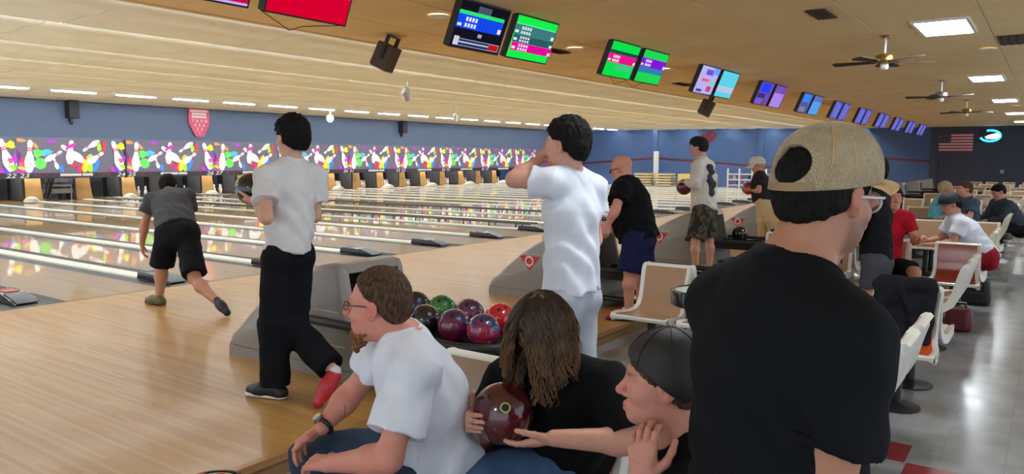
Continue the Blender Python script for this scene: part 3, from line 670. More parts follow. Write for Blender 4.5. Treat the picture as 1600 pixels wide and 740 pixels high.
# ------------------------------------------------------------------ ball returns
m_hood = mat('hood_taupe', srgb(142, 136, 130), .38, noise=.03, nscale=3, coat=.15)
m_hoodl = mat('hood_seam', srgb(188, 184, 178), .4)
m_dark = mat('return_dark', srgb(20, 20, 24), .5)
outl = [(-3.36, .0), (-3.355, .08), (-3.385, .17), (-3.50, .25), (-3.62, .36), (-3.77, .475), (-3.95, .595), (-4.12, .685), (-4.30, .765), (-4.45, .81), (-4.58, .83), (-4.66, .815), (-4.69, .76), (-4.72, .60), (-4.80, .25), (-4.84, .0)]
def inset(P, d):
    c = (sum(p[0] for p in P)/len(P), sum(p[1] for p in P)/len(P)); out = []
    n = len(P)
    for i in range(n):
        a, b, e = Vector(P[i-1]), Vector(P[i]), Vector(P[(i+1) % n]); t = ((b-a).normalized()+(e-b).normalized())
        t = t.normalized() if t.length > 1e-6 else (b-a).normalized(); nrm = Vector((-t.y, t.x))
        if (Vector(c)-b).dot(nrm) < 0: nrm = -nrm
        q = b+nrm*d; out.append((q.x, q.y))
    return out
hw = .32
side_me = []
for s_ in (-1, 1):
    # rounded side: outline at the outer face drawn in by 5 cm, full outline 6 cm further in
    A = inset(outl, .045); A = [(a, max(b, 0)) for a, b in A]; A[0] = (outl[0][0]+0*.045, 0); A[-1] = (outl[-1][0], 0); A[1] = (outl[1][0]-.01, .08)
    B = inset(outl, .013); B = [(a, max(b, 0)) for a, b in B]; B[0] = outl[0]; B[-1] = outl[-1]
    n = len(outl); V = [(s_*hw, p, q) for p, q in A]+[(s_*(hw-.018), p, q) for p, q in B]+[(s_*(hw-.06), p, q) for p, q in outl]+[(s_*(hw-.075), p, q) for p, q in outl]
    F = [tuple(range(n))]+[tuple(range(3*n, 4*n))]
    for L_ in range(3): F += [(L_*n+i, L_*n+(i+1) % n, (L_+1)*n+(i+1) % n, (L_+1)*n+i) for i in range(n)]
    side_me.append(MB().add(V, F).mesh('side_shell', m_hood, 50))
top_out = outl[1:13]; top_in = [(p[0]-.0, p[1]-.06) for p in top_out]
roof_me = MB().prism(top_out+list(reversed(inset(outl, .06)[1:13])), 'x', -(hw-.07), hw-.07).mesh('roof_shell', m_hood, 50)
low_me = MB().prism([(-4.79, .30), (-4.84, 0), (-4.78, 0), (-4.74, .30)], 'x', -(hw-.07), hw-.07).mesh('lower_panel', m_hood)
in_me = MB().bx(-(hw-.08), hw-.08, -4.30, -4.28, .02, .76).bx(-(hw-.08), hw-.08, -4.72, -4.28, .24, .30).mesh('inner_dark', m_dark)
plinth_me = MB().bx(-hw+.004, hw-.004, -4.835, -3.36, 0, .02).bx(-hw-.004, hw+.004, -4.80, -3.42, .082, .088).mesh('plinth_line', mat('plinth_line', srgb(104, 98, 92), .5))
seam_me = [MB().bx(-hw-.002, -hw+.01, a, b, c, c+.007).mesh('seam_line', m_hoodl) for a, b, c in ((-3.70, -3.52, .245), (-4.1, -3.86, .50), (-4.66, -4.40, .485), (-4.72, -4.5, .245))]
tri_me = MB().prism([(-3.80, .48), (-4.07, .48), (-3.935, .315)], 'x', -hw-.006, -hw+.006).mesh('badge', m_red)
qring = MB().tube([(-hw-.008, -3.935+.05*math.cos(a), .422+.05*math.sin(a)) for a in np.linspace(0, 2*math.pi, 17)[:-1]], .010, 6, True)
qring.box((-hw-.008, -3.935, .366), (.012, .014, .03)); q_me = qring.mesh('badge_letter', m_offw)
RW = .35
def rack_part():
    r = MB()
    pts = [(-RW, -4.36, .415), (-RW, -5.75, .415)]
    for a in np.linspace(math.pi, 2*math.pi, 9)[1:-1]: pts.append((RW*math.cos(a), -5.75+.30*math.sin(a), .415))
    pts += [(RW, -5.75, .415), (RW, -4.36, .415)]
    return r.tube(pts, .030, 10)
rail_me = rack_part().mesh('rack_rail', mat('rail_rubber', srgb(34, 34, 36), .45), 50)
tray = [(-.33, -4.75), (.33, -4.75), (.33, -5.75), (.22, -5.98), (0, -6.05), (-.22, -5.98), (-.33, -5.75)]
tray_me = MB().prism(tray, 'z', .355, .385).prism([(a*.8, b+.1) for a, b in tray], 'z', .30, .355).mesh('tray', m_blkgloss, 40)
mid_me = MB().bx(-.02, .02, -5.95, -4.8, .38, .43).mesh('divider', m_blkgloss)
low_pts = [(-.27, -4.84, .10), (-.27, -5.6, .10)]+[(.27*math.cos(a), -5.6+.22*math.sin(a), .10) for a in np.linspace(math.pi, 2*math.pi, 7)[1:-1]]+[(.27, -5.6, .10), (.27, -4.84, .10)]
lowr_me = MB().tube(low_pts, .028, 8).bx(-.25, .25, -5.5, -4.84, .07, .09).mesh('lower_rail', m_blkgloss, 50)
leg_me = MB().bx(-.09, .09, -5.33, -5.18, 0, .36).mesh('pedestal', m_dark)
hood_names = ['nearest, behind the walking bowler', 'second from the camera', 'third from the camera', 'fourth from the camera', 'fifth from the camera', 'sixth from the camera', 'seventh from the camera', 'eighth from the camera', 'ninth from the camera', 'tenth from the camera']
for k in range(10):
    xc = 3.85+3.44*k
    t = thing('ball_return', 'taupe ball return and rack, %s' % hood_names[k], 'ball return', (xc, 0, 0), group='ball returns on the approach')
    for me, nm in zip(side_me, ('side_shell', 'side_shell')):
        o = put(me, nm, t)
        if me is side_me[0]: b = put(tri_me, 'badge', o); put(q_me, 'badge_letter', o); [put(sm, 'seam_line', o) for sm in seam_me]
    put(roof_me, 'roof_shell', t); put(low_me, 'lower_panel', t); put(in_me, 'inner_dark', t); put(plinth_me, 'plinth_line', t)
    put(rail_me, 'rack_rail', t); put(tray_me, 'tray', t); put(mid_me, 'divider', t); put(lowr_me, 'lower_rail', t); put(leg_me, 'pedestal', t)

# ------------------------------------------------------------------ bowling balls
def ball_mat(name, c1, c2, sc=6.0, thr=.5, sharp=.12):
    m = bpy.data.materials.new(name); m.use_nodes = True; MATS[name] = m; nt = m.node_tree; N = nt.nodes; L = nt.links; b = N['Principled BSDF']
    tc = N.new('ShaderNodeTexCoord'); n = N.new('ShaderNodeTexNoise'); n.inputs['Scale'].default_value = sc; n.inputs['Detail'].default_value = 3; n.inputs['Distortion'].default_value = 1.2; L.new(tc.outputs['Object'], n.inputs['Vector'])
    mr = N.new('ShaderNodeMapRange'); mr.inputs[1].default_value = thr-sharp; mr.inputs[2].default_value = thr+sharp; L.new(n.outputs[0], mr.inputs[0])
    mx = N.new('ShaderNodeMix'); mx.data_type = 'RGBA'; L.new(mr.outputs[0], mx.inputs[0]); mx.inputs[6].default_value = (*c1, 1); mx.inputs[7].default_value = (*c2, 1); L.new(mx.outputs[2], b.inputs['Base Color'])
    b.inputs['Roughness'].default_value = .18; b.inputs['Coat Weight'].default_value = .8; b.inputs['Coat Roughness'].default_value = .04; return m
ball_me0 = MB().sphere((0, 0, 0), .1085, 36, 22)
hole_me = MB().lathe([(.014, 0), (.0125, .001)], n=14).mesh('finger_hole', m_blk)
def ball(loc, m, label, group=None, axis=(.2, -.6, .8), holes=True, ring=None):
    d = Vector(axis).normalized()
    o = put(ball_me0.mesh('ball', m, 60), 'bowling_ball', None, tuple(loc)); tag(o, label, 'bowling ball', group)
    if holes:
        u = d.orthogonal().normalized(); w = d.cross(u)
        for (a, b) in ((0, .03), (.022, -.02), (-.022, -.02)):
            n = (d*.1085+u*a+w*b).normalized(); q = n.to_track_quat('Z', 'Y')
            h = put(hole_me, 'finger_hole', o, tuple(n*.1080)); h.rotation_mode = 'QUATERNION'; h.rotation_quaternion = q
    return o
B = dict(navy=ball_mat('ball_navy', srgb(14, 16, 34), srgb(30, 34, 70)), green=ball_mat('ball_green', srgb(20, 88, 36), srgb(66, 140, 66), 5), plum=ball_mat('ball_plum', srgb(52, 24, 60), srgb(110, 52, 92), 5),
         red=ball_mat('ball_red', srgb(176, 14, 30), srgb(206, 30, 44), 3), bluered=ball_mat('ball_blue_red', srgb(28, 26, 84), srgb(120, 20, 36), 4.5), redblue=ball_mat('ball_red_blue', srgb(34, 44, 96), srgb(156, 18, 48), 4.0, .5, .05),
         maroon=ball_mat('ball_maroon', srgb(58, 12, 22), srgb(96, 20, 30), 4), black=ball_mat('ball_black', srgb(12, 12, 15), srgb(30, 26, 34), 5), forest=ball_mat('ball_dark_green', srgb(14, 24, 22), srgb(24, 44, 38), 4), purple=ball_mat('ball_purple', srgb(60, 26, 120), srgb(96, 50, 170), 4), violet=ball_mat('ball_orchid', srgb(170, 74, 150), srgb(200, 110, 180), 3), crimson=ball_mat('ball_crimson', srgb(150, 10, 40), srgb(190, 24, 60), 3))
zb = .385+.108
for (dx, y, mm, lab) in [(.17, -4.93, 'navy', 'shiny navy ball at the hood end of the near rack'), (.17, -5.18, 'green', 'marbled green ball on the near rack'), (.17, -5.43, 'plum', 'swirled plum ball on the near rack behind the blue one'), (.17, -5.70, 'red', 'bright red ball at the open end of the near rack'),
                         (-.17, -5.58, 'bluered', 'dark blue and maroon ball at the front of the near rack'), (-.17, -5.82, 'redblue', 'crimson and navy swirled ball at the front of the near rack'), (-.17, -5.33, 'black', 'black ball on the near rack behind the seated man')]:
    ball((3.85+dx, y, zb), B[mm], lab, 'balls on the near rack', (-.4, -.5, .7))
ball((3.83, -4.58, .30+.109), B['purple'], 'glossy purple ball inside the mouth of the nearest return')
for (k, dx, y, mm, lab) in [(2, .1, -5.0, 'black', 'black ball beside the tan chair on the third return rack'), (2, .1, -5.5, 'navy', 'navy ball with pale streak on the third return rack'), (3, -.15, -5.3, 'black', 'big black ball on the fourth return rack'), (1, .15, -4.95, 'plum', 'plum ball on the second return rack'), (4, -.1, -5.2, 'crimson', 'crimson ball on the fifth return rack')]:
    ball((3.85+3.44*k+dx, y, zb), B[mm], lab)

# ------------------------------------------------------------------ moulded chairs
m_shell = mat('shell_white', srgb(222, 220, 212), .3, noise=.05, nscale=4)
m_shellb = mat('shell_bone', srgb(206, 198, 174), .35, noise=.06, nscale=4)
PAN = {'tan': mat('pad_tan', srgb(166, 134, 106), .22, noise=.05, nscale=5), 'red': mat('pad_red', srgb(140, 48, 26), .25), 'orange': mat('pad_orange', srgb(206, 80, 34), .4), 'brown': mat('pad_brown', srgb(120, 88, 48), .35), 'salmon': mat('pad_salmon', srgb(176, 140, 118), .35)}
prof = [(.25, .405), (.255, .425), (.235, .437), (.15, .430), (.05, .418), (-.05, .413), (-.12, .425), (-.165, .458), (-.195, .52), (-.215, .60), (-.235, .68), (-.255, .745), (-.268, .780), (-.285, .797), (-.312, .800), (-.330, .788)]
wid = [.24, .245, .25, .25, .245, .24, .225, .215, .21, .21, .212, .215, .214, .208, .200, .190]
def sheet(P, Wd, lift, thick, wsc, lip):
    V = []; F = []; n = len(P); cols = [-1, -.93, -.86, 0, .86, .93, 1]
    nr = []
    for i in range(n):
        a = Vector(P[max(i-1, 0)]); b = Vector(P[min(i+1, n-1)]); t = (b-a).normalized(); nr.append(Vector((t.y, -t.x)))
    for side in (0, 1):
        for i in range(n):
            for c in cols:
                fade = max(0.0, min(1.0, (n-1-i)/4.0)) if thick > .02 else 1.0
                l = fade*lip*(1 if abs(c) > .95 else .75 if abs(c) > .9 else 0)
                q = Vector(P[i])+nr[i]*((lift+l) if side == 0 else -(thick-lift)*(.35+.65*fade)-fade*(0.026 if (abs(c) > .9 and thick > .02) else 0))
                V.append((q.x, c*Wd[i]*wsc, q.y))
    m = len(cols)
    for side in (0, 1):
        o = side*n*m
        for i in range(n-1):
            for j in range(m-1): F.append((o+i*m+j, o+i*m+j+1, o+(i+1)*m+j+1, o+(i+1)*m+j))
    o = n*m
    for i in range(n-1): F += [(i*m, (i+1)*m, o+(i+1)*m, o+i*m), (i*m+m-1, o+i*m+m-1, o+(i+1)*m+m-1, (i+1)*m+m-1)]
    for j in range(m-1): F += [(j, o+j, o+j+1, j+1), ((n-1)*m+j, (n-1)*m+j+1, o+(n-1)*m+j+1, o+(n-1)*m+j)]
    return MB().add(V, F)
shell_me = {'w': sheet(prof, wid, 0, .030, 1.0, .014).mesh('shell', m_shell, 40), 'b': sheet(prof, wid, 0, .030, 1.0, .014).mesh('shell', m_shellb, 40)}
pad_me = {c: sheet(prof[2:-3], wid[2:-3], .006, .008, .84, 0).mesh('pad', mm, 40) for c, mm in PAN.items()}
post_me = MB().cyl((-.0, 0, .03), (-.0, 0, .40), .035, n=12).box((0, 0, .39), (.26, .2, .02)).mesh('pedestal', m_dark, 40)
base_me = MB().lathe([(.16, 0), (.16, .012), (.05, .035), (.035, .05)], n=16).mesh('base', m_dark, 40)
rivet_me = MB().cyl((0, -.003, 0), (0, .003, 0), .010, n=8).mesh('bolt', m_steel)
def chair(x, y, rz, col, label, shell='w', group='moulded seats around the lane bays', bolts=False):
    t = thing('moulded_chair', label, 'chair', (x, y, ZF), rz, group)
    put(shell_me[shell], 'shell', t); put(pad_me[col], 'pad', t); put(post_me, 'pedestal', t); put(base_me, 'base', t); 
    if bolts:
        for x_, z_ in ((.12, .405), (-.02, .395)): put(rivet_me, 'bolt', t, (x_, -.249, z_)); put(rivet_me, 'bolt', t, (x_, .249, z_))
    return t
rowY = [-6.05, -6.62, -7.2, -7.87]
rn = ['lane end', 'second from the lanes', 'third from the lanes', 'aisle end']
bayname = ['first bay', 'second bay', 'third bay', 'fourth bay', 'fifth bay', 'sixth bay', 'seventh bay', 'eighth bay', 'ninth bay', 'tenth bay']
XB = lambda b: 5.92+3.44*b
for b in range(0, 10):
    xb = XB(b); sh = 'w' if b < 2 else 'b'
    for i, y in enumerate(rowY):
        c = 'tan'
        lab = 'tan chair facing the camera, %s, %s' % (rn[i], bayname[b])
        if b == 0 and i == 0: lab = 'white moulded chair with tan pad facing the camera beside the round drink table'
        if i == 3 and b == 0: c = 'orange'; lab = 'white moulded chair with orange pad under a draped black jacket'
        if i == 3 and b == 1: c = 'red'; lab = 'moulded chair with dark red pad at the aisle'
        if i == 3 and b == 3: c = 'brown'; lab = 'moulded chair with brown pad at the aisle'
        if b == 1 and i == 2: lab = 'tan chair left of the seated man in white'
        chair(xb-.28, y, math.pi, c, lab, sh, bolts=b < 2)
        if b < 8: chair(xb+.36, y, 0, 'tan', 'chair seen from behind, %s, back row of %s' % (rn[i], bayname[b]), sh if i != 3 else 'w')
    if b < 8:
        chair(xb-1.72, -7.82, math.pi/2, 'tan', 'chair with its back to the aisle, nearer one in %s' % bayname[b], sh)
        chair(xb-1.20, -7.82, math.pi/2, 'tan', 'chair with its back to the aisle, farther one in %s' % bayname[b], sh)
# the row the near group sits on
for y, lab in ((-6.62, 'white moulded chair under the bearded man in the white tee'), (-7.16, 'white moulded chair under the long-haired person'), (-7.78, 'white moulded chair under the young man in the black cap')):
    chair(2.36, y, math.pi, 'tan', lab)
# score consoles: black oval tables on a post
m_ttop = mat('table_black', srgb(24, 24, 28), .3, coat=.3)
tt_me = MB().prism([(.34*math.cos(a), .26*math.sin(a)) for a in np.linspace(0, 2*math.pi, 21)[:-1]], 'z', .66, .70).mesh('table_top', m_ttop, 30)
tp_me = MB().cyl((0, 0, .04), (0, 0, .66), .05).mesh('post', m_dark, 40); tb_me = MB().lathe([(.22, 0), (.22, .015), (.06, .05)], n=18).mesh('base', m_dark, 40)
for b in range(1, 9):
    t = thing('console_table', 'black oval score table on a post, %s' % bayname[b], 'table', (XB(b)-1.45, -6.75, ZF), group='black score tables in the bays')
    put(tt_me, 'table_top', t); put(tp_me, 'post', t); put(tb_me, 'base', t)
# round drink tables
m_mint = mat('table_mint', srgb(186, 200, 190), .3); m_crm = mat('table_cream', srgb(196, 190, 150), .4)
def drink_table(p, r, h, label):
    t = thing('drink_table', label, 'table', (p[0], p[1], ZF)); z = p[2]-ZF
    MB().lathe([(r*.92, z-h), (r, z-h*.9), (r, z-.01), (r*.98, z), (r*.90, z), (r*.90, z-.012)], n=36).build('rim', m_blkgloss, t, 50)
    MB().lathe([(r*.90, z-.014), (r*.90, z-.010), (.001, z-.010)], n=36).build('top', m_mint, t, 50)
    MB().cyl((0, 0, .03), (0, 0, z-h), .04).build('post', m_dark, t); MB().lathe([(.18, 0), (.18, .015), (.05, .045)], n=18).build('base', m_dark, t)
    return t
pt = at(1103, 452, 4.7); drink_table(pt, .215, .10, 'round black rimmed drink table with mint top before the tan chair')
pd = at(331, 752, 2.62); t = drink_table(pd, .105, .07, 'round black rimmed drink table at the lower left')
MB().lathe([(.075, pd[2]-ZF-.008), (.088, pd[2]-ZF-.004), (.09, pd[2]-ZF-.008)], n=30).build('cream_ring', m_crm, t)
for i, (dx, dy) in enumerate(((-.02, .03), (.02, -.02))):
    o = MB().cyl((0, 0, 0), (0, 0, .03), .018, .02, 14).build('red_cup', m_red, None, 40, (pd[0]+dx, pd[1]+dy, pd[2]-.008)); tag(o, 'tiny red cap on the lower left drink table, %s' % ('left one' if i == 0 else 'right one'), 'cap')
ball((5.62, -6.60, ZF+.418+.115), B['violet'], 'orchid pink ball on the seat behind the drink table')
# bags on the floor by the aisle
def bag(name, x, y, s, m, label, strap):
    t = thing(name, label, 'bag', (x, y, ZF))
    o = MB().box((0, 0, s[2]*.45), (s[0], s[1], s[2]*.9), taper=.82).build('body', m, t, bevel=.05)
    MB().bx(-s[0]*.52, -s[0]*.44, -s[1]*.3, s[1]*.3, s[2]*.08, s[2]*.45).build('pocket', m, t, bevel=.015)
    MB().tube([(0, -s[1]*.22, s[2]*.86), (0, -s[1]*.2, s[2]*1.05), (0, s[1]*.2, s[2]*1.05), (0, s[1]*.22, s[2]*.86)], .014, 8).build('handle', strap, t)
m_bag = mat('bag_black', srgb(24, 23, 26), .7, bump=.3, bscale=80); m_bagr = mat('bag_maroon', srgb(96, 22, 34), .6)
bag('duffel_bag', 10.35, -7.98, (.30, .36, .34), m_bag, 'black bag on the floor at the aisle past the red chair', m_blk)
bag('ball_bag', 8.62, -7.98, (.24, .26, .26), m_bagr, 'small maroon and black bag under the aisle chairs', m_blk)
# ------------------------------------------------------------------ people: smooth implicit bodies meshed with surface nets
def nrm(v): v = np.asarray(v, float); return v/max(1e-9, np.linalg.norm(v))
def vnoise(P, seed=0):
    """cheap smooth value noise, P (N,3) -> -1..1"""
    i = np.floor(P).astype(np.int64); f = P-i; f = f*f*(3-2*f); out = 0
    for dx in (0, 1):
        for dy in (0, 1):
            for dz in (0, 1):
                h = (i[:, 0]+dx)*374761393+(i[:, 1]+dy)*668265263+(i[:, 2]+dz)*2147483647+seed*144665
                h = (h ^ (h >> 13))*1274126177; h = (h ^ (h >> 16)) & 0xffff
                w = (f[:, 0] if dx else 1-f[:, 0])*(f[:, 1] if dy else 1-f[:, 1])*(f[:, 2] if dz else 1-f[:, 2])
                out = out+w*(h/32767.5-1)
    return out
class Fld:
    def __init__(s): s.ops = []
    def cone(s, a, b, ra, rb=None, k=.02, flat=None, ff=1.0, op='add'):
        a = np.asarray(a, float); b = np.asarray(b, float); rb = ra if rb is None else rb; R = max(ra, rb)
        s.ops.append((op, 'cone', (a, b, ra, rb, None if flat is None else nrm(flat), ff), np.minimum(a, b)-R, np.maximum(a, b)+R, k)); return s
    def chain(s, pts, rad, k=.02, **kw):
        for i in range(len(pts)-1): s.cone(pts[i], pts[i+1], rad[i], rad[i+1], k, **kw)
        return s
    def ell(s, c, r, R=None, k=.02, op='add'):
        c = np.asarray(c, float); r = np.asarray(r, float); R = np.eye(3) if R is None else R; m = max(r)
        s.ops.append((op, 'ell', (c, r, R), c-m, c+m, k)); return s
    def plane(s, p, n, k=.004):                       # keep the side against n
        s.ops.append(('cut', 'plane', (np.asarray(p, float), nrm(n)), None, None, k)); return s
    def noise(s, amp, freq, seed=0, stretch=(1, 1, 1), R=None):
        s.ops.append(('noise', 'noise', (amp, freq, seed, np.asarray(stretch, float), R), None, None, 0)); return s
    def func(s, fn): s.ops.append(('fn', 'fn', fn, None, None, 0)); return s
    def bbox(s, pad=.02):
        lo = np.min([o[3] for o in s.ops if o[0] in ('add', 'slv')], 0)-pad; hi = np.max([o[4] for o in s.ops if o[0] in ('add', 'slv')], 0)+pad; return lo, hi
    @staticmethod
    def ev(kind, prm, P):
        if kind == 'cone':
            a, b, ra, rb, fl, ff = prm
            if fl is not None:
                a2 = a+fl*np.dot(a, fl)*(1/ff-1); b2 = b+fl*np.dot(b, fl)*(1/ff-1); P = P+np.outer(P@fl, fl)*(1/ff-1)
            else: a2, b2 = a, b
            ba = b2-a2; L = max(1e-9, ba@ba); h = np.clip((P-a2)@ba/L, 0, 1)
            d = np.linalg.norm(P-a2-h[:, None]*ba, axis=1)-(ra+(rb-ra)*h)
            return d*(ff**.5 if fl is not None else 1)
        if kind == 'ell':
            c, r, R = prm; q = (P-c)@R.T if R is not None else P-c
            k0 = np.linalg.norm(q/r, axis=1); k1 = np.linalg.norm(q/(r*r), axis=1); return k0*(k0-1)/np.maximum(k1, 1e-9)
        if kind == 'plane': return (P-prm[0])@prm[1]
    def grid(s, lo, hi, vox):
        n = np.maximum(np.ceil((hi-lo)/vox).astype(int)+1, 3); ax = [lo[i]+vox*np.arange(n[i]) for i in range(3)]
        f = np.full(n, .25)
        for op, kind, prm, a, b, k in s.ops:
            if op in ('add', 'sub', 'slv') :
                m = k+3*vox; i0 = np.clip(np.floor((a-m-lo)/vox).astype(int), 0, n); i1 = np.clip(np.ceil((b+m-lo)/vox).astype(int)+1, 0, n)
                if np.any(i1 <= i0): continue
                sl = tuple(slice(i0[j], i1[j]) for j in range(3))
                G = np.stack(np.meshgrid(*[ax[j][sl[j]] for j in range(3)], indexing='ij'), -1); shp = G.shape[:3]; c = f[sl]
                if op == 'slv': f[sl] = prm[0](G.reshape(-1, 3), c.reshape(-1)).reshape(shp); continue
                d = s.ev(kind, prm, G.reshape(-1, 3)).reshape(shp)
                if op == 'add':
                    h = np.clip(.5+.5*(c-d)/k, 0, 1); f[sl] = c+(d-c)*h-k*h*(1-h)
                else:
                    d = -d; h = np.clip(.5-.5*(c-d)/k, 0, 1); f[sl] = c+(d-c)*h+k*h*(1-h)
            else:
                msk = np.abs(f) < .06 if op not in ('cut', 'int') else f < .1
                idx = np.nonzero(msk)
                if len(idx[0]) == 0: continue
                P = np.stack([ax[j][idx[j]] for j in range(3)], -1); c = f[idx]
                if op == 'int':
                    d = s.ev(kind, prm, P); f[idx] = np.maximum(c, d)
                elif op == 'cut':
                    d = s.ev('plane', prm, P); h = np.clip(.5-.5*(c-d)/k, 0, 1); f[idx] = c+(d-c)*h+k*h*(1-h)
                elif op == 'noise':
                    amp, fr, sd, st, R = prm; Q = P if R is None else P@R.T; f[idx] = c+amp*vnoise(Q*fr*st, sd)
                else: f[idx] = prm(P, c)
        return f, ax
    def mesh(s, vox, lo=None, hi=None, skip=()):
        if lo is None: lo, hi = s.bbox(3*vox)
        f, ax = s.grid(np.asarray(lo, float), np.asarray(hi, float), vox)
        f[0], f[-1], f[:, 0], f[:, -1], f[:, :, 0], f[:, :, -1] = [np.maximum(x, 1e-4) if skip is not None else x for x in (f[0], f[-1], f[:, 0], f[:, -1], f[:, :, 0], f[:, :, -1])]
        ins = f < 0; n = f.shape; lo = np.array([a[0] for a in ax]); acc = np.zeros((n[0]-1, n[1]-1, n[2]-1, 3)); cnt = np.zeros((n[0]-1, n[1]-1, n[2]-1))
        edges = []
        for a in range(3):
            s0 = [slice(None)]*3; s1 = [slice(None)]*3; s0[a] = slice(0, -1); s1[a] = slice(1, None)
            cr = ins[tuple(s0)] != ins[tuple(s1)]; I = np.stack(np.nonzero(cr), -1)
            if len(I) == 0: continue
            J = I.copy(); J[:, a] += 1; f0 = f[tuple(I.T)]; f1 = f[tuple(J.T)]; t = f0/(f0-f1); pos = I.astype(float); pos[:, a] += t
            b, c = [x for x in range(3) if x != a]
            ok = (I[:, b] > 0) & (I[:, c] > 0) & (I[:, b] < n[b]-1) & (I[:, c] < n[c]-1)
            for db in (0, -1):
                for dc in (0, -1):
                    K = I.copy(); K[:, b] += db; K[:, c] += dc
                    v = (K >= 0).all(1) & (K[:, 0] < n[0]-1) & (K[:, 1] < n[1]-1) & (K[:, 2] < n[2]-1)
                    np.add.at(acc, tuple(K[v].T), pos[v]); np.add.at(cnt, tuple(K[v].T), 1)
            edges.append((a, b, c, I[ok], f0[ok] < 0))
        vid = np.full(cnt.shape, -1, np.int64); m = cnt > 0; vid[m] = np.arange(m.sum()); V = lo+vox*(acc[m]/cnt[m][:, None])
        Q = []
        for a, b, c, I, neg in edges:
            def g(db, dc):
                K = I.copy(); K[:, b] += db; K[:, c] += dc; return vid[tuple(K.T)]
            q = np.stack([g(-1, -1), g(0, -1), g(0, 0), g(-1, 0)], -1)
            flip = neg if a != 1 else ~neg
            q[~flip] = q[~flip][:, ::-1]; Q.append(q)
        Q = np.concatenate(Q) if Q else np.zeros((0, 4), int)
        Q = Q[(Q >= 0).all(1)]
        if skip:
            cen = V[Q].mean(1); keep = np.ones(len(Q), bool)
            for (a, b) in skip: keep &= ~((cen > a).all(1) & (cen < b).all(1))
            Q = Q[keep]
        return V, Q
def obj_from(VQ, name, m, parent, origin, colf=None):
    Vs = []; Qs = []; n = 0
    for V, Q in VQ: Vs.append(V); Qs.append(Q+n); n += len(V)
    V = np.concatenate(Vs)-np.asarray(origin); Q = np.concatenate(Qs)
    me = bpy.data.meshes.new(name); me.vertices.add(len(V)); me.vertices.foreach_set('co', V.astype(np.float32).ravel())
    me.loops.add(len(Q)*4); me.loops.foreach_set('vertex_index', Q.astype(np.int32).ravel())
    me.polygons.add(len(Q)); me.polygons.foreach_set('loop_start', np.arange(0, len(Q)*4, 4, dtype=np.int32))
    me.polygons.foreach_set('use_smooth', np.ones(len(Q), bool)); me.update(); me.validate()
    if colf is not None:
        ca = me.color_attributes.new('tone', 'FLOAT_COLOR', 'POINT'); c = colf(V+np.asarray(origin)); ca.data.foreach_set('color', np.concatenate([c, np.ones((len(c), 1))], 1).astype(np.float32).ravel())
    me.materials.append(m); o = bpy.data.objects.new(name, me); COL.objects.link(o); o.parent = parent; return o
def skin_mat(name, rough=.5):
    m = bpy.data.materials.new(name); m.use_nodes = True; nt = m.node_tree; b = nt.nodes['Principled BSDF']
    a = nt.nodes.new('ShaderNodeAttribute'); a.attribute_name = 'tone'; nt.links.new(a.outputs['Color'], b.inputs['Base Color']); b.inputs['Roughness'].default_value = rough; b.inputs['Specular IOR Level'].default_value = .35
    b.inputs['Subsurface Weight'].default_value = .12; b.inputs['Subsurface Radius'].default_value = (.02, .008, .004); b.inputs['Subsurface Scale'].default_value = .6
    n = nt.nodes.new('ShaderNodeTexNoise'); n.inputs['Scale'].default_value = 160; tc = nt.nodes.new('ShaderNodeTexCoord'); nt.links.new(tc.outputs['Object'], n.inputs['Vector'])
    bp = nt.nodes.new('ShaderNodeBump'); bp.inputs['Strength'].default_value = .08; bp.inputs['Distance'].default_value = .003; nt.links.new(n.outputs[0], bp.inputs['Height']); nt.links.new(bp.outputs[0], b.inputs['Normal'])
    return m
M_SKIN = skin_mat('skin')
def cloth(name, col, rough=.85, bump=.25, noise=.06): return mat('cloth_'+name, col, rough, spec=.15, noise=noise, nscale=9, bump=bump, bscale=420)
def hair_mat(name, c1, c2, rough=.45):
    m = bpy.data.materials.new(name); m.use_nodes = True; MATS[name] = m; nt = m.node_tree; N = nt.nodes; L = nt.links; b = N['Principled BSDF']
    tc = N.new('ShaderNodeTexCoord'); mp = N.new('ShaderNodeMapping'); mp.inputs['Scale'].default_value = (1, 1, .25); L.new(tc.outputs['Object'], mp.inputs[0])
    n = N.new('ShaderNodeTexNoise'); n.inputs['Scale'].default_value = 130; n.inputs['Detail'].default_value = 4; L.new(mp.outputs[0], n.inputs['Vector'])
    mx = N.new('ShaderNodeMix'); mx.data_type = 'RGBA'; mr = N.new('ShaderNodeMapRange'); mr.inputs[1].default_value = .35; mr.inputs[2].default_value = .68; L.new(n.outputs[0], mr.inputs[0]); L.new(mr.outputs[0], mx.inputs[0])
    mx.inputs[6].default_value = (*c1, 1); mx.inputs[7].default_value = (*c2, 1); L.new(mx.outputs[2], b.inputs['Base Color']); b.inputs['Roughness'].default_value = rough+.15; b.inputs['Specular IOR Level'].default_value = .18
    bp = N.new('ShaderNodeBump'); bp.inputs['Strength'].default_value = .6; bp.inputs['Distance'].default_value = .006; L.new(n.outputs[0], bp.inputs['Height']); L.new(bp.outputs[0], b.inputs['Normal']); return m

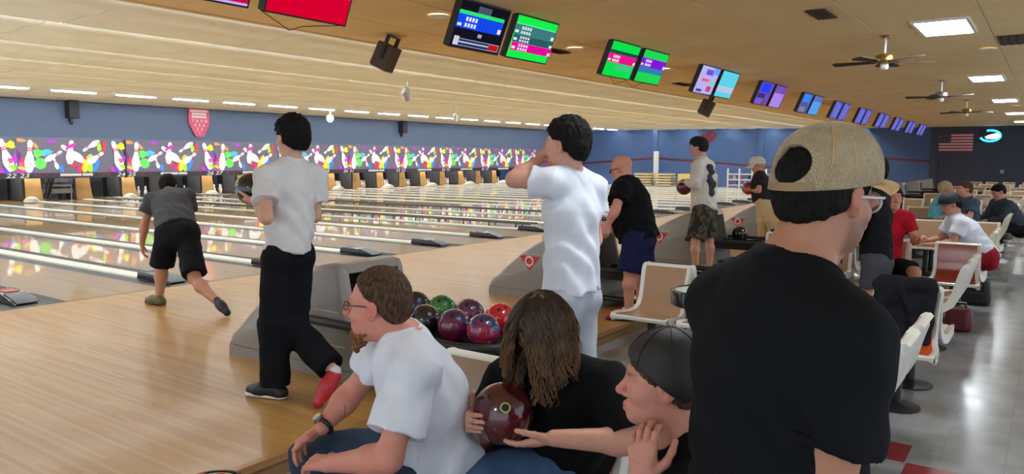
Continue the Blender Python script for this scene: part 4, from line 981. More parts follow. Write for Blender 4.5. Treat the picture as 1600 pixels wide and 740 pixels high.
class Person:
    """joints in world space; everything that shows is built around them"""
    def __init__(s, label, base, head, face, up=(0, 0, 1), hs=1.0, skin=(206, 150, 122), group=None, vox=.010, hvox=.004):
        s.root = thing('person', label, 'person', tuple(base), group=group); s.o = np.asarray(base, float)
        s.hc = np.asarray(head, float); fx = nrm(face); upv = np.asarray(up, float); y = nrm(np.cross(upv, fx)); z = np.cross(fx, y); s.H = np.stack([fx, y, z]); s.hs = hs
        s.skin = np.array(srgb(*skin)); s.vox = vox; s.hvox = hvox; s.body = Fld(); s.fine = []; s.lips = True; s.stub = 0; s.bald = False
    def h(s, x, y, z): return s.hc+s.hs*(s.H.T@np.array([x, y, z]))
    def hl(s, P): return ((P-s.hc)@s.H.T)/s.hs
    def head(s, neck, nr=.058, nr2=.066, nose=1.0, jaw=1.0, detail=True, adam=False):
        b = s.body; q = s.hs; h = s.h; R = s.H
        b.ell(h(-.012, 0, .036), np.array((.099, .077, .090))*q, R, .03*q); b.ell(h(.030, 0, -.030), np.array((.062, .063, .084))*q, R, .04*q)
        b.ell(h(.028, 0, -.072), np.array((.058*jaw, .053*jaw, .044))*q, R, .03*q); b.ell(h(.072, 0, -.094), np.array((.019, .024, .018))*q, R, .025*q)
        if detail:
            b.cone(h(.082, .032, .024), h(.082, -.032, .024), .014*q, k=.018*q)
            for y in (-1, 1):
                b.ell(h(.098, y*.033, .003), np.array((.016, .018, .013))*q, R, .016*q, 'sub'); b.ell(h(.058, y*.042, -.026), np.array((.028, .022, .022))*q, R, .02*q)
                b.cone(h(.088, y*.021, -.0665), h(.0965, 0, -.062), .0048*q, .0068*q, .006*q); b.cone(h(.087, y*.018, -.070), h(.0945, 0, -.0745), .005*q, .0082*q, .006*q)
                b.ell(h(-.004, y*.079, -.004), np.array((.019, .008, .031))*q, R, .006*q); b.ell(h(-.012, y*.085, .004), np.array((.018, .006, .026))*q, R, .006*q); b.ell(h(.006, y*.091, -.004), np.array((.010, .010, .015))*q, R, .005*q, 'sub')
                b.ell(h(.096, y*.012, -.034), np.array((.012, .009, .008))*q, R, .006*q); b.ell(h(.070, y*.032, .001), np.array((.0135, .015, .0125))*q, R, .006*q)
            b.cone(h(.088, 0, .014), h(.110*nose, 0, -.022), .009*q, .011*q, .012*q); b.ell(h(.110*nose, 0, -.027), np.array((.0125, .013, .011))*q, R, .008*q)
        b.cone(h(-.022, 0, -.045), neck, nr*q, nr2*q, .03)
        s.neck = np.asarray(neck, float)
        r = .17*q; s.fine.append((s.hc-r, s.hc+r, s.hvox))
    def eyes(s, col=(70, 50, 36), closed=False):
        mb = MB(); mi = MB()
        for y in (-1, 1):
            c = s.h(.0705, y*.033, .003)-s.o; f = s.H[0]
            mb.sphere(tuple(c), .0120*s.hs, 14, 10); mi.sphere(tuple(c+f*.0075*s.hs), .0058*s.hs, 10, 8)
        e = mb.build('eyes', mat('eye_white', srgb(225, 218, 212), .2), s.root, 60); mi.build('iris', mat('iris_%d' % col[0], srgb(*col), .15), e, 60)
    def torso(s, pel, ch, shl, shr, hl, hr, w=1.0, depth=.66, belly=0.0, front=None):
        b = s.body; s.pel, s.ch, s.shl, s.shr, s.hpl, s.hpr = [np.asarray(v, float) for v in (pel, ch, shl, shr, hl, hr)]
        side = nrm(s.shr-s.shl); up = nrm(s.ch-s.pel); fr = nrm(np.cross(up, side)); fr = fr if front is None or fr@np.asarray(front) > 0 else -fr
        s.side, s.upv, s.fr = side, up, fr; s.w = w; wst = s.pel+(s.ch-s.pel)*.45; s.wst = wst
        b.cone(s.pel, wst, .150*w, .138*w, .05, fr, depth); b.cone(wst, s.ch, .138*w, .160*w, .05, fr, depth); top = s.ch+up*.10; b.cone(s.ch, top, .160*w, .115*w, .05, fr, depth)
        if belly: b.ell(wst+fr*.05-up*.03, (.13+belly, .13+belly, .15), k=.06)
        b.cone(s.shl, s.shr, .056*w, .056*w, .04)
        for p in (s.shl, s.shr): b.cone(s.neck, p, .052, .05, .04)
        for p in (s.hpl, s.hpr): b.ell(p-fr*.025, (.088*w, .088*w, .088*w), k=.05)
        return s
    def arm(s, sh, el, wr, r=1.0, k=.03):
        b = s.body; sh, el, wr = [np.asarray(v, float) for v in (sh, el, wr)]
        b.cone(sh, el, .052*r, .040*r, k); m = el+(wr-el)*.28; b.cone(el, m, .040*r, .043*r, k); b.cone(m, wr, .043*r, .0265*r, k); return s
    def leg(s, hp, kn, an, r=1.0, k=.04):
        b = s.body; hp, kn, an = [np.asarray(v, float) for v in (hp, kn, an)]
        b.cone(hp, kn, .082*r, .056*r, k); m = kn+(an-kn)*.3; back = nrm(np.cross(np.cross(an-kn, hp-kn), an-kn)) if np.linalg.norm(np.cross(an-kn, hp-kn)) > 1e-3 else np.zeros(3)
        b.cone(kn, m-back*.012, .054*r, .056*r, k); b.cone(m-back*.012, an, .056*r, .036*r, k); return s
    def foot(s, an, toe, r=1.0):
        an = np.asarray(an, float); toe = np.asarray(toe, float); s.body.cone(an, an+(toe-an)*.6, .036*r, .034*r, .03); s.body.cone(an+(toe-an)*.6, toe, .034*r, .024*r, .03); return s
    def hand(s, wr, d, n, side, curl=(.35, .5, .3), spread=.06, q=1.0, vox=None, thumb=(.75, .6, .3), curls=None):
        b = s.body; wr = np.asarray(wr, float); d = nrm(d); n = np.asarray(n, float); n = nrm(n-d*(n@d)); t = np.cross(d, n)*(1 if side == 'R' else -1)
        kn = [(.030, .090, .072), (.010, .094, .080), (-.011, .088, .074), (-.029, .078, .058)]
        for i, (lat, fw, ln) in enumerate(kn):
            K = wr+q*(d*fw+t*lat); b.cone(wr+q*(t*lat*.55+d*.005), K, .0145*q, .0115*q, .014*q)
            cu = curls[i] if curls else curl; a = 0; p = K; fd = nrm(d+t*spread*(lat/.02)); rad = .0092*q if i < 3 else .0078*q
            for j, fr in enumerate((.45, .31, .24)):
                a += cu[j]; dirv = fd*math.cos(a)+n*math.sin(a); p2 = p+dirv*ln*fr*1.05*q; b.cone(p, p2, rad, rad*.9, .004*q); p = p2; rad *= .9
        b.ell(wr+q*(d*.045+n*.006+t*.016), np.array((.02, .02, .02))*q, k=.015*q)
        p = wr+q*(d*.022+t*.026); T = [nrm(t*thumb[0]+d*thumb[1]+n*thumb[2]), nrm(t*thumb[0]*.5+d*(thumb[1]+.2)+n*thumb[2]), nrm(t*thumb[0]*.25+d*(thumb[1]+.35)+n*(thumb[2]+.1))]
        for j, (ln, rad) in enumerate(((.044, .0135), (.033, .0108), (.027, .0095))): p2 = p+q*T[j]*ln; b.cone(p, p2, rad*q, rad*.9*q, .006*q); p = p2
        if vox: c = wr+d*.085*q; r = .125*q; s.fine.append((c-r, c+r, vox))
        s.last_hand = dict(wr=wr, d=d, n=n, t=t)
        return s
    def tone(s, P):
        c = np.tile(s.skin, (len(P), 1)); L = s.hl(P); near = np.linalg.norm(L, axis=1) < .2
        nz = vnoise(P*60, 3)*.05+vnoise(P*14, 5)*.06; c = c*(1+nz[:, None])
        red = np.array([1.06, .80, .78])
        def blend(w, mul):
            nonlocal c; w = np.clip(w, 0, 1)[:, None]*near[:, None]; c = c*(1-w)+c*np.asarray(mul)*w
        if s.lips:
            w = np.exp(-((L[:, 0]-.094)/.012)**2-((L[:, 1])/.018)**2-((L[:, 2]+.068)/.008)**2); blend(w*1.3, (.86, .55, .55))
            blend(np.exp(-((L[:, 0]-.108)/.016)**2-((L[:, 1])/.02)**2-((L[:, 2]+.025)/.016)**2)*.7, red)
            for y in (-1, 1): blend(np.exp(-((L[:, 1]-y*.085)/.014)**2-((L[:, 0]+.004)/.026)**2-((L[:, 2])/.036)**2)*.9, (1.05, .72, .70)); blend(np.exp(-((L[:, 0]-.07)/.03)**2-((L[:, 1]-y*.045)/.02)**2-((L[:, 2]+.03)/.02)**2)*.5, red)
            for y in (-1, 1): blend((np.exp(-((L[:, 0]-.092)/.02)**2-((L[:, 1]-y*.034)/.02)**2-((L[:, 2]-.029-.05*np.abs(np.abs(L[:, 1])-.034))/.0048)**2))*1.1, (.32, .25, .22)) if s.brow else None
        if s.stub: blend((np.clip((-.028-L[:, 2]+.35*(L[:, 0]-.03)*0)/.02, 0, 1)*np.clip((L[:, 0]+.015)/.02, 0, 1)*np.clip((L[:, 2]+.125)/.02, 0, 1))*s.stub, (.45, .42, .42))
        return np.clip(c, 0, 1)
    brow = True
    def finish(s, skipclothed=()):
        VQ = []; boxes = [(a+.004, b-.004) for a, b, v in s.fine]
        VQ.append(s.body.mesh(s.vox, skip=boxes))
        for i, (a, b, v) in enumerate(s.fine): VQ.append(s.body.mesh(v, a, b, skip=[(x, y) for x, y in boxes[:i]]))
        s.bodyobj = obj_from(VQ, 'body', M_SKIN, s.root, s.o, s.tone); return s
    def part(s, name, fld, m, vox, lo=None, hi=None):
        return obj_from([fld.mesh(vox, lo, hi, skip=[])], name, m, s.root, s.o)
    # ---- clothing
    def tee(s, m, hem, sl=.55, ease=.018, loose=.03, vox=None, arms=None, neckr=.068, neckdrop=.0, wr=.006, cuff=.012, hemn=None, long=False, belly=0.0, depth=.68, neckpt=None, seed=1, name='tshirt', bottomr=None, wfreq=11, folds=True, collar=.016, slk=.03):
        f = Fld(); w = s.w; up, fr = s.upv, s.fr; e = ease; hem = np.asarray(hem, float)
        br = .150*w+e+loose+.012 if bottomr is None else bottomr
        f.cone(hem-up*.10, s.wst, br, .138*w+e+loose*.8, .05, fr, depth); f.cone(s.wst, s.ch, .138*w+e+loose*.8, .160*w+e, .05, fr, depth); f.cone(s.ch, s.ch+up*.10, .160*w+e, .115*w+e, .05, fr, depth)
        if belly: f.ell(s.wst+fr*.05-up*.03, np.array((.13+belly, .13+belly, .15))+e, k=.06)
        f.cone(s.shl, s.shr, .056*w+e, k=.05)
        for p in (s.shl, s.shr): f.cone(s.neck, p, .056+e*.5, .05+e, .04)
        hn = -up if hemn is None else nrm(hemn); f.plane(hem, hn)
        body = f
        for key, (sh, el, wrp) in (arms or {}).items():
            sh, el, wrp = [np.asarray(v, float) for v in (sh, el, wrp)]; g = Fld()
            if long:
                body.cone(sh, el, .052+e+.004, .046+e, .03); body.cone(el, el+(wrp-el)*.95, .046+e, .034+e*.6, .03)
            else:
                end = sh+(el-sh)*(sl[key] if isinstance(sl, dict) else sl); d = nrm(el-sh); L_ = np.linalg.norm(end-sh)
                ra, rb = .054*w+e, .054*w+e+cuff
                def fn(P, c, sh=sh, d=d, L_=L_, ra=ra, rb=rb):
                    q = P-sh; t = q@d; rad = np.linalg.norm(q-t[:, None]*d, axis=1); dd = rad-(ra+(rb-ra)*np.clip(t/L_, 0, 1)); dd = np.maximum(dd, t-L_); dd = np.maximum(dd, -t-.02)
                    k = slk; h = np.clip(.5+.5*(c-dd)/k, 0, 1); return c+(dd-c)*h-k*h*(1-h)
                s_ = (sh, end, max(ra, rb))
                body.ops.append(('slv', 'slv', (fn,), np.minimum(sh, end)-s_[2], np.maximum(sh, end)+s_[2], .03))
        np_ = s.neck if neckpt is None else np.asarray(neckpt, float)
        nd = nrm(s.hc-s.neck); body.cone(np_-nd*.02-up*0+fr*neckdrop, np_+nd*.15+fr*neckdrop*1.5, neckr, neckr*1.15, .006, op='sub')
        if wr:
            body.noise(wr, wfreq, seed); body.noise(wr*.6, wfreq*2.3, seed+1, (1, 1, .5))
            if folds: body.func(lambda P, c: c+wr*1.1*np.sin((P@(s.side*.8+up*.6+fr*.3))*62+4*vnoise(P*6, seed+4))*np.clip(.5-((P-s.ch)@up)*3.0, 0, 1))
        o = s.part(name, body, m, vox or s.vox)
        if collar:
            cf = Fld(); cf.ops = list(body.ops); cf.func(lambda P, c: c-.003); cf.ops.append(('int', 'cone', (np_-nd*.05+fr*neckdrop, np_+nd*.15+fr*neckdrop*1.5, neckr+collar, neckr*1.15+collar, None, 1.0), None, None, 0))
            lo = np_-.16; hi = np_+.16; obj_from([cf.mesh((vox or s.vox)*.7, lo, hi, skip=[])], 'collar', m, o, s.o)
        return o
    def trousers(s, m, legs, cuts, r=1.0, ease=.016, vox=None, waist=None, hemr=None, wr=.005, name='trousers', depth=.72, seed=5):
        f = Fld(); w = s.w; e = ease; up, fr = s.upv, s.fr
        wp = s.pel+up*.10 if waist is None else np.asarray(waist, float)
        f.cone(s.pel-up*.02, wp, .150*w+e, .146*w+e*.7, .05, fr, depth)
        for p in (s.hpl, s.hpr): f.ell(p-fr*.025, np.array((.088, .088, .088))*w+e, k=.05)
        f.plane(wp+up*.02, up)
        for i, (hp, kn, an) in enumerate(legs):
            hp, kn, an = [np.asarray(v, float) for v in (hp, kn, an)]; cut = cuts[i]
            hr_ = hemr if hemr else None
            if cut <= 1.0:      # shorts: cut along the thigh/knee
                end = hp+(kn-hp)*cut; d = nrm(kn-hp)
                def fn(P, c, hp=hp, d=d, L_=np.linalg.norm(end-hp), ra=.084*r+e, rb=(hr_ or .085*r+e)):
                    q = P-hp; t = q@d; rad = np.linalg.norm(q-t[:, None]*d, axis=1); dd = rad-(ra+(rb-ra)*np.clip(t/L_, 0, 1)); dd = np.maximum(dd, t-L_); dd = np.maximum(dd, -t-.05); k = .04; h = np.clip(.5+.5*(c-dd)/k, 0, 1); return c+(dd-c)*h-k*h*(1-h)
                R_ = max(.084*r+e, hr_ or 0, .09); f.ops.append(('slv', 'slv', (fn,), np.minimum(hp, end)-R_, np.maximum(hp, end)+R_, .03))
            else:
                f.cone(hp, kn, .082*r+e, (hr_ or .058*r)+e*.9, .04); tt = cut-1; end = kn+(an-kn)*tt; d = nrm(an-kn)
                def fn(P, c, hp=kn, d=d, L_=np.linalg.norm(end-kn), ra=(hr_ or .058*r)+e, rb=(hr_ or .044*r)+e):
                    q = P-hp; t = q@d; rad = np.linalg.norm(q-t[:, None]*d, axis=1); dd = rad-(ra+(rb-ra)*np.clip(t/L_, 0, 1)); dd = np.maximum(dd, t-L_); dd = np.maximum(dd, -t-.03); k = .04; h = np.clip(.5+.5*(c-dd)/k, 0, 1); return c+(dd-c)*h-k*h*(1-h)
                R_ = max(.058*r+e, (hr_ or 0)+e); f.ops.append(('slv', 'slv', (fn,), np.minimum(kn, end)-R_, np.maximum(kn, end)+R_, .03))
        if wr: f.noise(wr, 12, seed); f.noise(wr*.6, 26, seed+1)
        return s.part(name, f, m, vox or s.vox)
    def shoe(s, an, toe, m, sole=None, up=(0, 0, 1), q=1.0, msole=None, vox=None, mtoe=None):
        an = np.asarray(an, float); toe = np.asarray(toe, float); d = nrm(toe-an); up = nrm(np.asarray(up, float)); up = nrm(up-d*(up@d)*0); vox = vox or s.vox*.7
        heel = an-d*.035*q-up*.035*q; f = Fld(); ball_ = an+(toe-an)*.75-up*.0
        low = an-up*.075*q
        f.cone(an-up*.02*q, heel-up*.01*q, .046*q, .042*q, .03); f.cone(heel-up*.01*q, low+d*.13*q+up*.035*q, .043*q, .042*q, .03); f.cone(low+d*.10*q+up*.04*q, low+d*.19*q+up*.03*q, .045*q, .036*q, .03); f.cone(an-up*.01*q, low+d*.10*q+up*.05*q, .044*q, .04*q, .03)
        f.plane(low, -up)
        o = s.part('shoe', f, m, vox)
        if msole is not None:
            g = Fld(); g.cone(low+up*.0*q-d*.035*q, low+d*.19*q, .046*q, .042*q, .02); g.plane(low-up*.002, -up); g.plane(low+up*.022*q, up)
            so = obj_from([g.mesh(vox*.8, skip=[])], 'sole', msole, o, s.o)
        return o
    # ---- hair and hats (head space)
    def hair(s, m, th=.016, line=(.9, -.0165), noise=(.006, 60), vox=None, top=0.0, name='hair', sides=1.0, nape=-.085, fringe=0.0):
        f = Fld(); q = s.hs
        f.ell(s.h(-.014, 0, .036+top*.4), (np.array((.101, .079*sides, .092+top*.6))+th)*q, s.H, .02); f.ell(s.h(-.045, 0, -.005), (np.array((.062, .066*sides, .075))+th*.8)*q, s.H, .03)
        if fringe: f.ell(s.h(.07, 0, .095), np.array((.035, .06, .022+fringe))*q, s.H, .025)
        a, b_ = line; n = nrm(s.H.T@np.array([a, 0, -1.0])); f.plane(s.h(0, 0, b_), n, .012)
        for y in (-1, 1): f.ell(s.h(.004, y*.097, -.010), np.array((.032, .036, .044))*q, s.H, .008, 'sub')
        f.plane(s.h(0, 0, nape), nrm(s.H.T@np.array([0, 0, -1.0])), .01)
        am, fr = noise
        f.noise(am, fr, 2, (1, 1, .45), s.H); f.noise(am*.5, fr*2.2, 3, (1, 1, .5), s.H)
        return s.part(name, f, m, vox or s.hvox)
Z = np.array([0, 0, 1.0]); RH = nrm(_r*np.array([1, 1, 0])); FH = nrm(_f*np.array([1, 1, 0]))
HAIR = dict(black=hair_mat('hair_black', srgb(9, 8, 9), srgb(24, 20, 20), .6), brown=hair_mat('hair_brown', srgb(50, 36, 28), srgb(98, 72, 54), .6), dark=hair_mat('hair_dark_brown', srgb(26, 18, 16), srgb(62, 46, 40), .5),
            blond=hair_mat('hair_blond', srgb(150, 128, 92), srgb(205, 186, 146), .6), long=hair_mat('hair_long_brown', srgb(48, 34, 26), srgb(128, 96, 68), .5), beard=hair_mat('beard_auburn', srgb(92, 58, 38), srgb(150, 104, 70), .7))
C = dict(black=cloth('black', srgb(17, 19, 23)), black2=cloth('jet', srgb(12, 13, 16)), white=cloth('white', srgb(220, 224, 236)), white2=cloth('white_warm', srgb(212, 212, 214)), char=cloth('charcoal', srgb(70, 70, 76)), navy=cloth('navy', srgb(26, 30, 66)),
         denim=cloth('denim', srgb(70, 96, 132), noise=.14), denim2=cloth('denim_dark', srgb(54, 66, 84), noise=.14), grey=cloth('heather_grey', srgb(176, 182, 194)), pants=cloth('pants_black', srgb(20, 21, 27)), khaki=cloth('khaki', srgb(196, 170, 128)), shortg=cloth('shorts_grey', srgb(72, 72, 80)),
         red=cloth('red', srgb(178, 24, 44)), cream=cloth('cream_tee', srgb(214, 208, 200)), sky=cloth('sky', srgb(110, 186, 214)), slate=cloth('slate', srgb(60, 66, 80)), redsh=cloth('shorts_red', srgb(150, 30, 44)), floral=cloth('floral', srgb(70, 84, 104), noise=.4))
m_sock = cloth('sock_white', srgb(214, 214, 218)); m_shoeb = mat('shoe_black', srgb(26, 26, 30), .5); m_shoew = mat('shoe_white', srgb(226, 224, 222), .45); m_shoer = mat('shoe_red', srgb(184, 36, 54), .4)
def camo_mat():
    m = bpy.data.materials.new('camo'); m.use_nodes = True; nt = m.node_tree; N = nt.nodes; L = nt.links; b = N['Principled BSDF']; tc = N.new('ShaderNodeTexCoord'); n = N.new('ShaderNodeTexNoise'); n.inputs['Scale'].default_value = 12; L.new(tc.outputs['Object'], n.inputs['Vector'])
    cr = N.new('ShaderNodeValToRGB'); cr.color_ramp.interpolation = 'CONSTANT'; e = cr.color_ramp.elements; e[0].color = (*srgb(38, 34, 32), 1); e[1].position = .47; e[1].color = (*srgb(70, 62, 52), 1); x = e.new(.56); x.color = (*srgb(104, 92, 74), 1); x = e.new(.62); x.color = (*srgb(40, 36, 34), 1)
    L.new(n.outputs[0], cr.inputs[0]); L.new(cr.outputs[0], b.inputs['Base Color']); b.inputs['Roughness'].default_value = .9; return m
def mesh_cap_mat(name, c1, c2, sc):
    m = bpy.data.materials.new(name); m.use_nodes = True; nt = m.node_tree; N = nt.nodes; L = nt.links; b = N['Principled BSDF']; tc = N.new('ShaderNodeTexCoord')
    v = N.new('ShaderNodeTexVoronoi'); v.inputs['Scale'].default_value = sc; v.inputs['Randomness'].default_value = .35; L.new(tc.outputs['Object'], v.inputs['Vector'])
    n = N.new('ShaderNodeTexNoise'); n.inputs['Scale'].default_value = 16; n.inputs['Detail'].default_value = 4; L.new(tc.outputs['Object'], n.inputs['Vector'])
    a3 = N.new('ShaderNodeMath'); a3.operation = 'MULTIPLY_ADD'; L.new(n.outputs[0], a3.inputs[0]); a3.inputs[1].default_value = .55; L.new(v.outputs['Distance'], a3.inputs[2])
    mr = N.new('ShaderNodeMapRange'); mr.inputs[1].default_value = .35; mr.inputs[2].default_value = 1.0; L.new(a3.outputs[0], mr.inputs[0])
    mx = N.new('ShaderNodeMix'); mx.data_type = 'RGBA'; L.new(mr.outputs[0], mx.inputs[0]); mx.inputs[6].default_value = (*c1, 1); mx.inputs[7].default_value = (*c2, 1); L.new(mx.outputs[2], b.inputs['Base Color']); b.inputs['Roughness'].default_value = .85
    bp = N.new('ShaderNodeBump'); bp.inputs['Strength'].default_value = .5; bp.inputs['Distance'].default_value = .002; L.new(v.outputs['Distance'], bp.inputs['Height']); L.new(bp.outputs[0], b.inputs['Normal']); return m
def hat(p, m, base=(.2, .03), grow=(.022, .020, .016), lift=.012, brim=None, mbrim=None, hole=False, vox=None, seams=None, name='cap', brim_back=False, tilt=0, brimlen=.072):
    """cap in head space; base = slope and height of its lower edge"""
    f = Fld(); q = p.hs
    f.ell(p.h(-.012, 0, .036+lift), np.array((.099+grow[0], .077+grow[1], .090+grow[2]))*q, p.H, .02)
    f.ell(p.h(-.012, 0, .018), np.array((.099+grow[0]+.003, .077+grow[1]+.003, .085))*q, p.H, .012)
    if brim_back is not None: f.ell(p.h(.035*(-1 if brim_back else 1), 0, .055+lift), np.array((.082+grow[0]*.7, .070+grow[1], .075+grow[2]))*q, p.H, .03)
    n = nrm(p.H.T@np.array([base[0], 0, -1.0])); f.plane(p.h(0, 0, base[1]), n, .004)
    if hole: f.ell(p.h(-.128, 0, base[1]-.13*base[0]+.058), np.array((.055, .047, .042))*q, p.H, .003, 'sub')
    o = p.part(name, f, m, vox or p.hvox)
    sg = -1 if brim_back else 1
    if brim:
        V = []; F = []; na, nr = 22, 8
        for side in (0, 1):
            for i in range(na+1):
                ph = math.radians(-72+144*i/na); c, s_ = math.cos(ph), math.sin(ph)
                for j in range(nr+1):
                    t = j/nr; ex = (.110+grow[0]*.6)*c-.006; ey = (.080+grow[1])*s_; x = ex+brimlen*t*max(.0, c)**.55; y = ey+.012*t*s_
                    z = base[1]+base[0]*sg*x*0+(base[0]*x*sg)+.002-.016*(abs(s_)**2.0)*(.3+.7*t)-tilt*t*.03+.010*t*(1-t)
                    z += (-.0022 if side else .0022); V.append(p.h(x*sg, y, z)-p.o)
        m_ = nr+1; tot = (na+1)*m_
        for side in (0, 1):
            for i in range(na):
                for j in range(nr): a = side*tot+i*m_+j; F.append((a, a+1, a+m_+1, a+m_))
        for i in range(na): a = i*m_+nr; F.append((a, a+m_, a+m_+tot, a+tot))
        for j in range(nr): F += [(j, j+1, j+1+tot, j+tot), (na*m_+j, na*m_+j+1, na*m_+j+1+tot, na*m_+j+tot)]
        MB().add(V, F).build('brim', mbrim or m, o, 60)
    if seams:
        for az in seams:
            pts = []
            for k in range(13):
                el = math.radians(8+80*k/12); x = (.099+grow[0]+.001)*math.cos(el)*math.cos(az)-.012; y = (.077+grow[1]+.001)*math.cos(el)*math.sin(az); z = (.090+grow[2]+.001)*math.sin(el)+.036+lift
                if z < base[1]+base[0]*x+.004: continue
                pts.append(p.h(x, y, z)-p.o)
            if len(pts) > 2: MB().tube(pts, .0016, 6).build('seam', mbrim or m, o, 60)
        MB().sphere(tuple(p.h(-.012, 0, .036+lift+.090+grow[2])-p.o), .008, 12, 8, (1, 1, .6)).build('button', mbrim or m, o, 60)
    return o
def glasses(p, m, r=.024, th=.0016, z=.004, temple=True, mlens=None, w=1.0, drop=.0):
    mb = MB()
    for y in (-1, 1):
        pts = [tuple(p.h(.104-.006*abs(math.cos(a)) if False else .104, y*.034+r*w*math.cos(a), z+r*.82*math.sin(a))-p.o) for a in np.linspace(0, 2*math.pi, 21)[:-1]]
        mb.tube(pts, th, 6, True)
        mb.tube([tuple(p.h(.102, y*(.034+r*w), z+.010)-p.o), tuple(p.h(.085, y*.078, z+.010)-p.o), tuple(p.h(.0, y*.084, z+.006)-p.o), tuple(p.h(-.022, y*.083, z-.012)-p.o)], th*1.15, 6)
    mb.tube([tuple(p.h(.104, .011, z+.004)-p.o), tuple(p.h(.110, 0, z+.007)-p.o), tuple(p.h(.104, -.011, z+.004)-p.o)], th, 6)
    o = mb.build('glasses', m, p.root, 60)
    if mlens:
        for y in (-1, 1):
            V = [tuple(p.h(.1038, y*.034+r*.95*w*math.cos(a), z+r*.78*math.sin(a))-p.o) for a in np.linspace(0, 2*math.pi, 21)[:-1]]; MB().add(V, [tuple(range(20))]).build('lens', mlens, o)
    return o
m_lens = mat('lens_glass', (.9, .93, .92), .05, trans=.9)
def spread(c, side, d): return c-side*d, c+side*d

# ================= near man in tan mesh cap, seen from behind
def near_man():
    base = at(1235, 700, 1.5); base[2] = ZF
    p = Person('man in a black tee and tan mesh cap standing with his back turned, largest figure', base, at(1288, 309, 1.5), RH*.86+FH*.51-Z*.10, hs=.95, skin=(176, 124, 98), vox=.008, hvox=.0035)
    neck = at(1240, 425, 1.50); p.stub = .75; p.brow = True
    p.head(neck, .062, .074, jaw=1.05)
    fr = nrm(RH*.90+FH*.43); side = nrm(np.cross(fr, Z)); sc = at(1217, 496, 1.5)
    shl, shr = sc-side*.165, sc+side*.165; ch = sc-Z*.10; pel = ch-Z*.37-fr*.0; hpl, hpr = spread(pel-Z*.06, side, .09)
    p.torso(pel, ch, shl, shr, hpl, hpr, w=1.02, depth=.74, front=fr)
    elr = at(1288, 800, 1.38); wrr = elr+np.array([0, 0, -.25])+fr*.06; ell_ = shl-Z*.27+fr*.08; wrl = ell_+fr*.2-Z*.12
    p.arm(shr, elr, wrr, 1.12); p.arm(shl, ell_, wrl, 1.12)
    p.hand(wrr, -Z+fr*.2, -side, 'R', vox=.006); p.hand(wrl, fr-Z*.3, side, 'L', vox=.006)
    kl, kr = hpl-Z*.40+fr*.02, hpr-Z*.40+fr*.02; al, ar = kl-Z*.40, kr-Z*.40; al[2] = ar[2] = ZF+.085
    for h_, k_, a_ in ((hpl, kl, al), (hpr, kr, ar)): p.leg(h_, k_, a_, 1.1); p.foot(a_, a_+fr*.16-Z*.05)
    p.finish()
    p.tee(C['black'], pel-Z*.12, sl=.60, slk=.014, ease=.018, loose=.014, arms={'L': (shl, ell_, wrl), 'R': (shr, elr, wrr)}, neckr=.074, vox=.0052, wr=.0075, cuff=.008, depth=.78, neckpt=neck-Z*.004, wfreq=9, seed=21)
    d = nrm(elr-shr); L_ = np.linalg.norm(elr-shr)*.60; u = nrm(np.cross(d, Z)); v = np.cross(d, u)
    for (t_, r_, w_) in ((L_-.020, .054*1.02+.018+.008-.0006, .0016),):
        MB().tube([tuple(shr+d*t_-p.o+r_*(u*math.cos(a)+v*math.sin(a))) for a in np.linspace(0, 2*math.pi, 41)[:-1]], w_, 6, True).build('hem_stitch', C['black2'], p.root, 60)
    p.trousers(C['denim2'], [(hpl, kl, al), (hpr, kr, ar)], (1.95, 1.95), 1.1, vox=.012)
    for a_ in (al, ar): p.shoe(a_, a_+fr*.2, m_shoeb, vox=.01)
    p.hair(HAIR['black'], .007, (.55, -.012), (.003, 100), vox=.0032, nape=-.062)
    mcap = mesh_cap_mat('cap_mesh_tan', srgb(104, 86, 62), srgb(190, 172, 140), 420); mb_ = mat('cap_brim_tan', srgb(198, 158, 112), .8, noise=.08, nscale=30)
    c = hat(p, mcap, (.18, .026), (.015, .014, .018), .010, brim=True, mbrim=mb_, hole=True, vox=.003, seams=(math.radians(180-52), math.radians(180+52), math.radians(-100), math.radians(100), math.radians(25), math.radians(-25)), tilt=.3)
    arc = [tuple(p.h(-.012-.1195*math.cos(a), .0965*math.sin(a), .026+.18*(-.012-.1195*math.cos(a))+.010)-p.o) for a in np.linspace(-.60, .60, 15)]
    V = []; F = []
    for i, q in enumerate(arc):
        for dz in (-.008, .008): V.append(tuple(np.array(q)+p.H[2]*dz-p.H[0]*.001)); 
    for i, q in enumerate(arc):
        for dz in (-.008, .008): V.append(tuple(np.array(q)+p.H[2]*dz+p.H[0]*.004))
    n = len(arc)
    for i in range(n-1): F += [(2*i, 2*i+1, 2*i+3, 2*i+2), (2*n+2*i, 2*n+2*i+2, 2*n+2*i+3, 2*n+2*i+1), (2*i+1, 2*n+2*i+1, 2*n+2*i+3, 2*i+3), (2*i, 2*i+2, 2*n+2*i+2, 2*n+2*i)]
    MB().add(V, F).build('strap', mat('cap_strap', srgb(150, 124, 90), .7), c, 60)
    # arched binding of the cap opening
    pts = []
    glasses(p, mat('frame_clear', srgb(196, 190, 176), .25, coat=.5), .026, .0028, .0, mlens=m_lens)
    p.eyes(); return p
near_man()

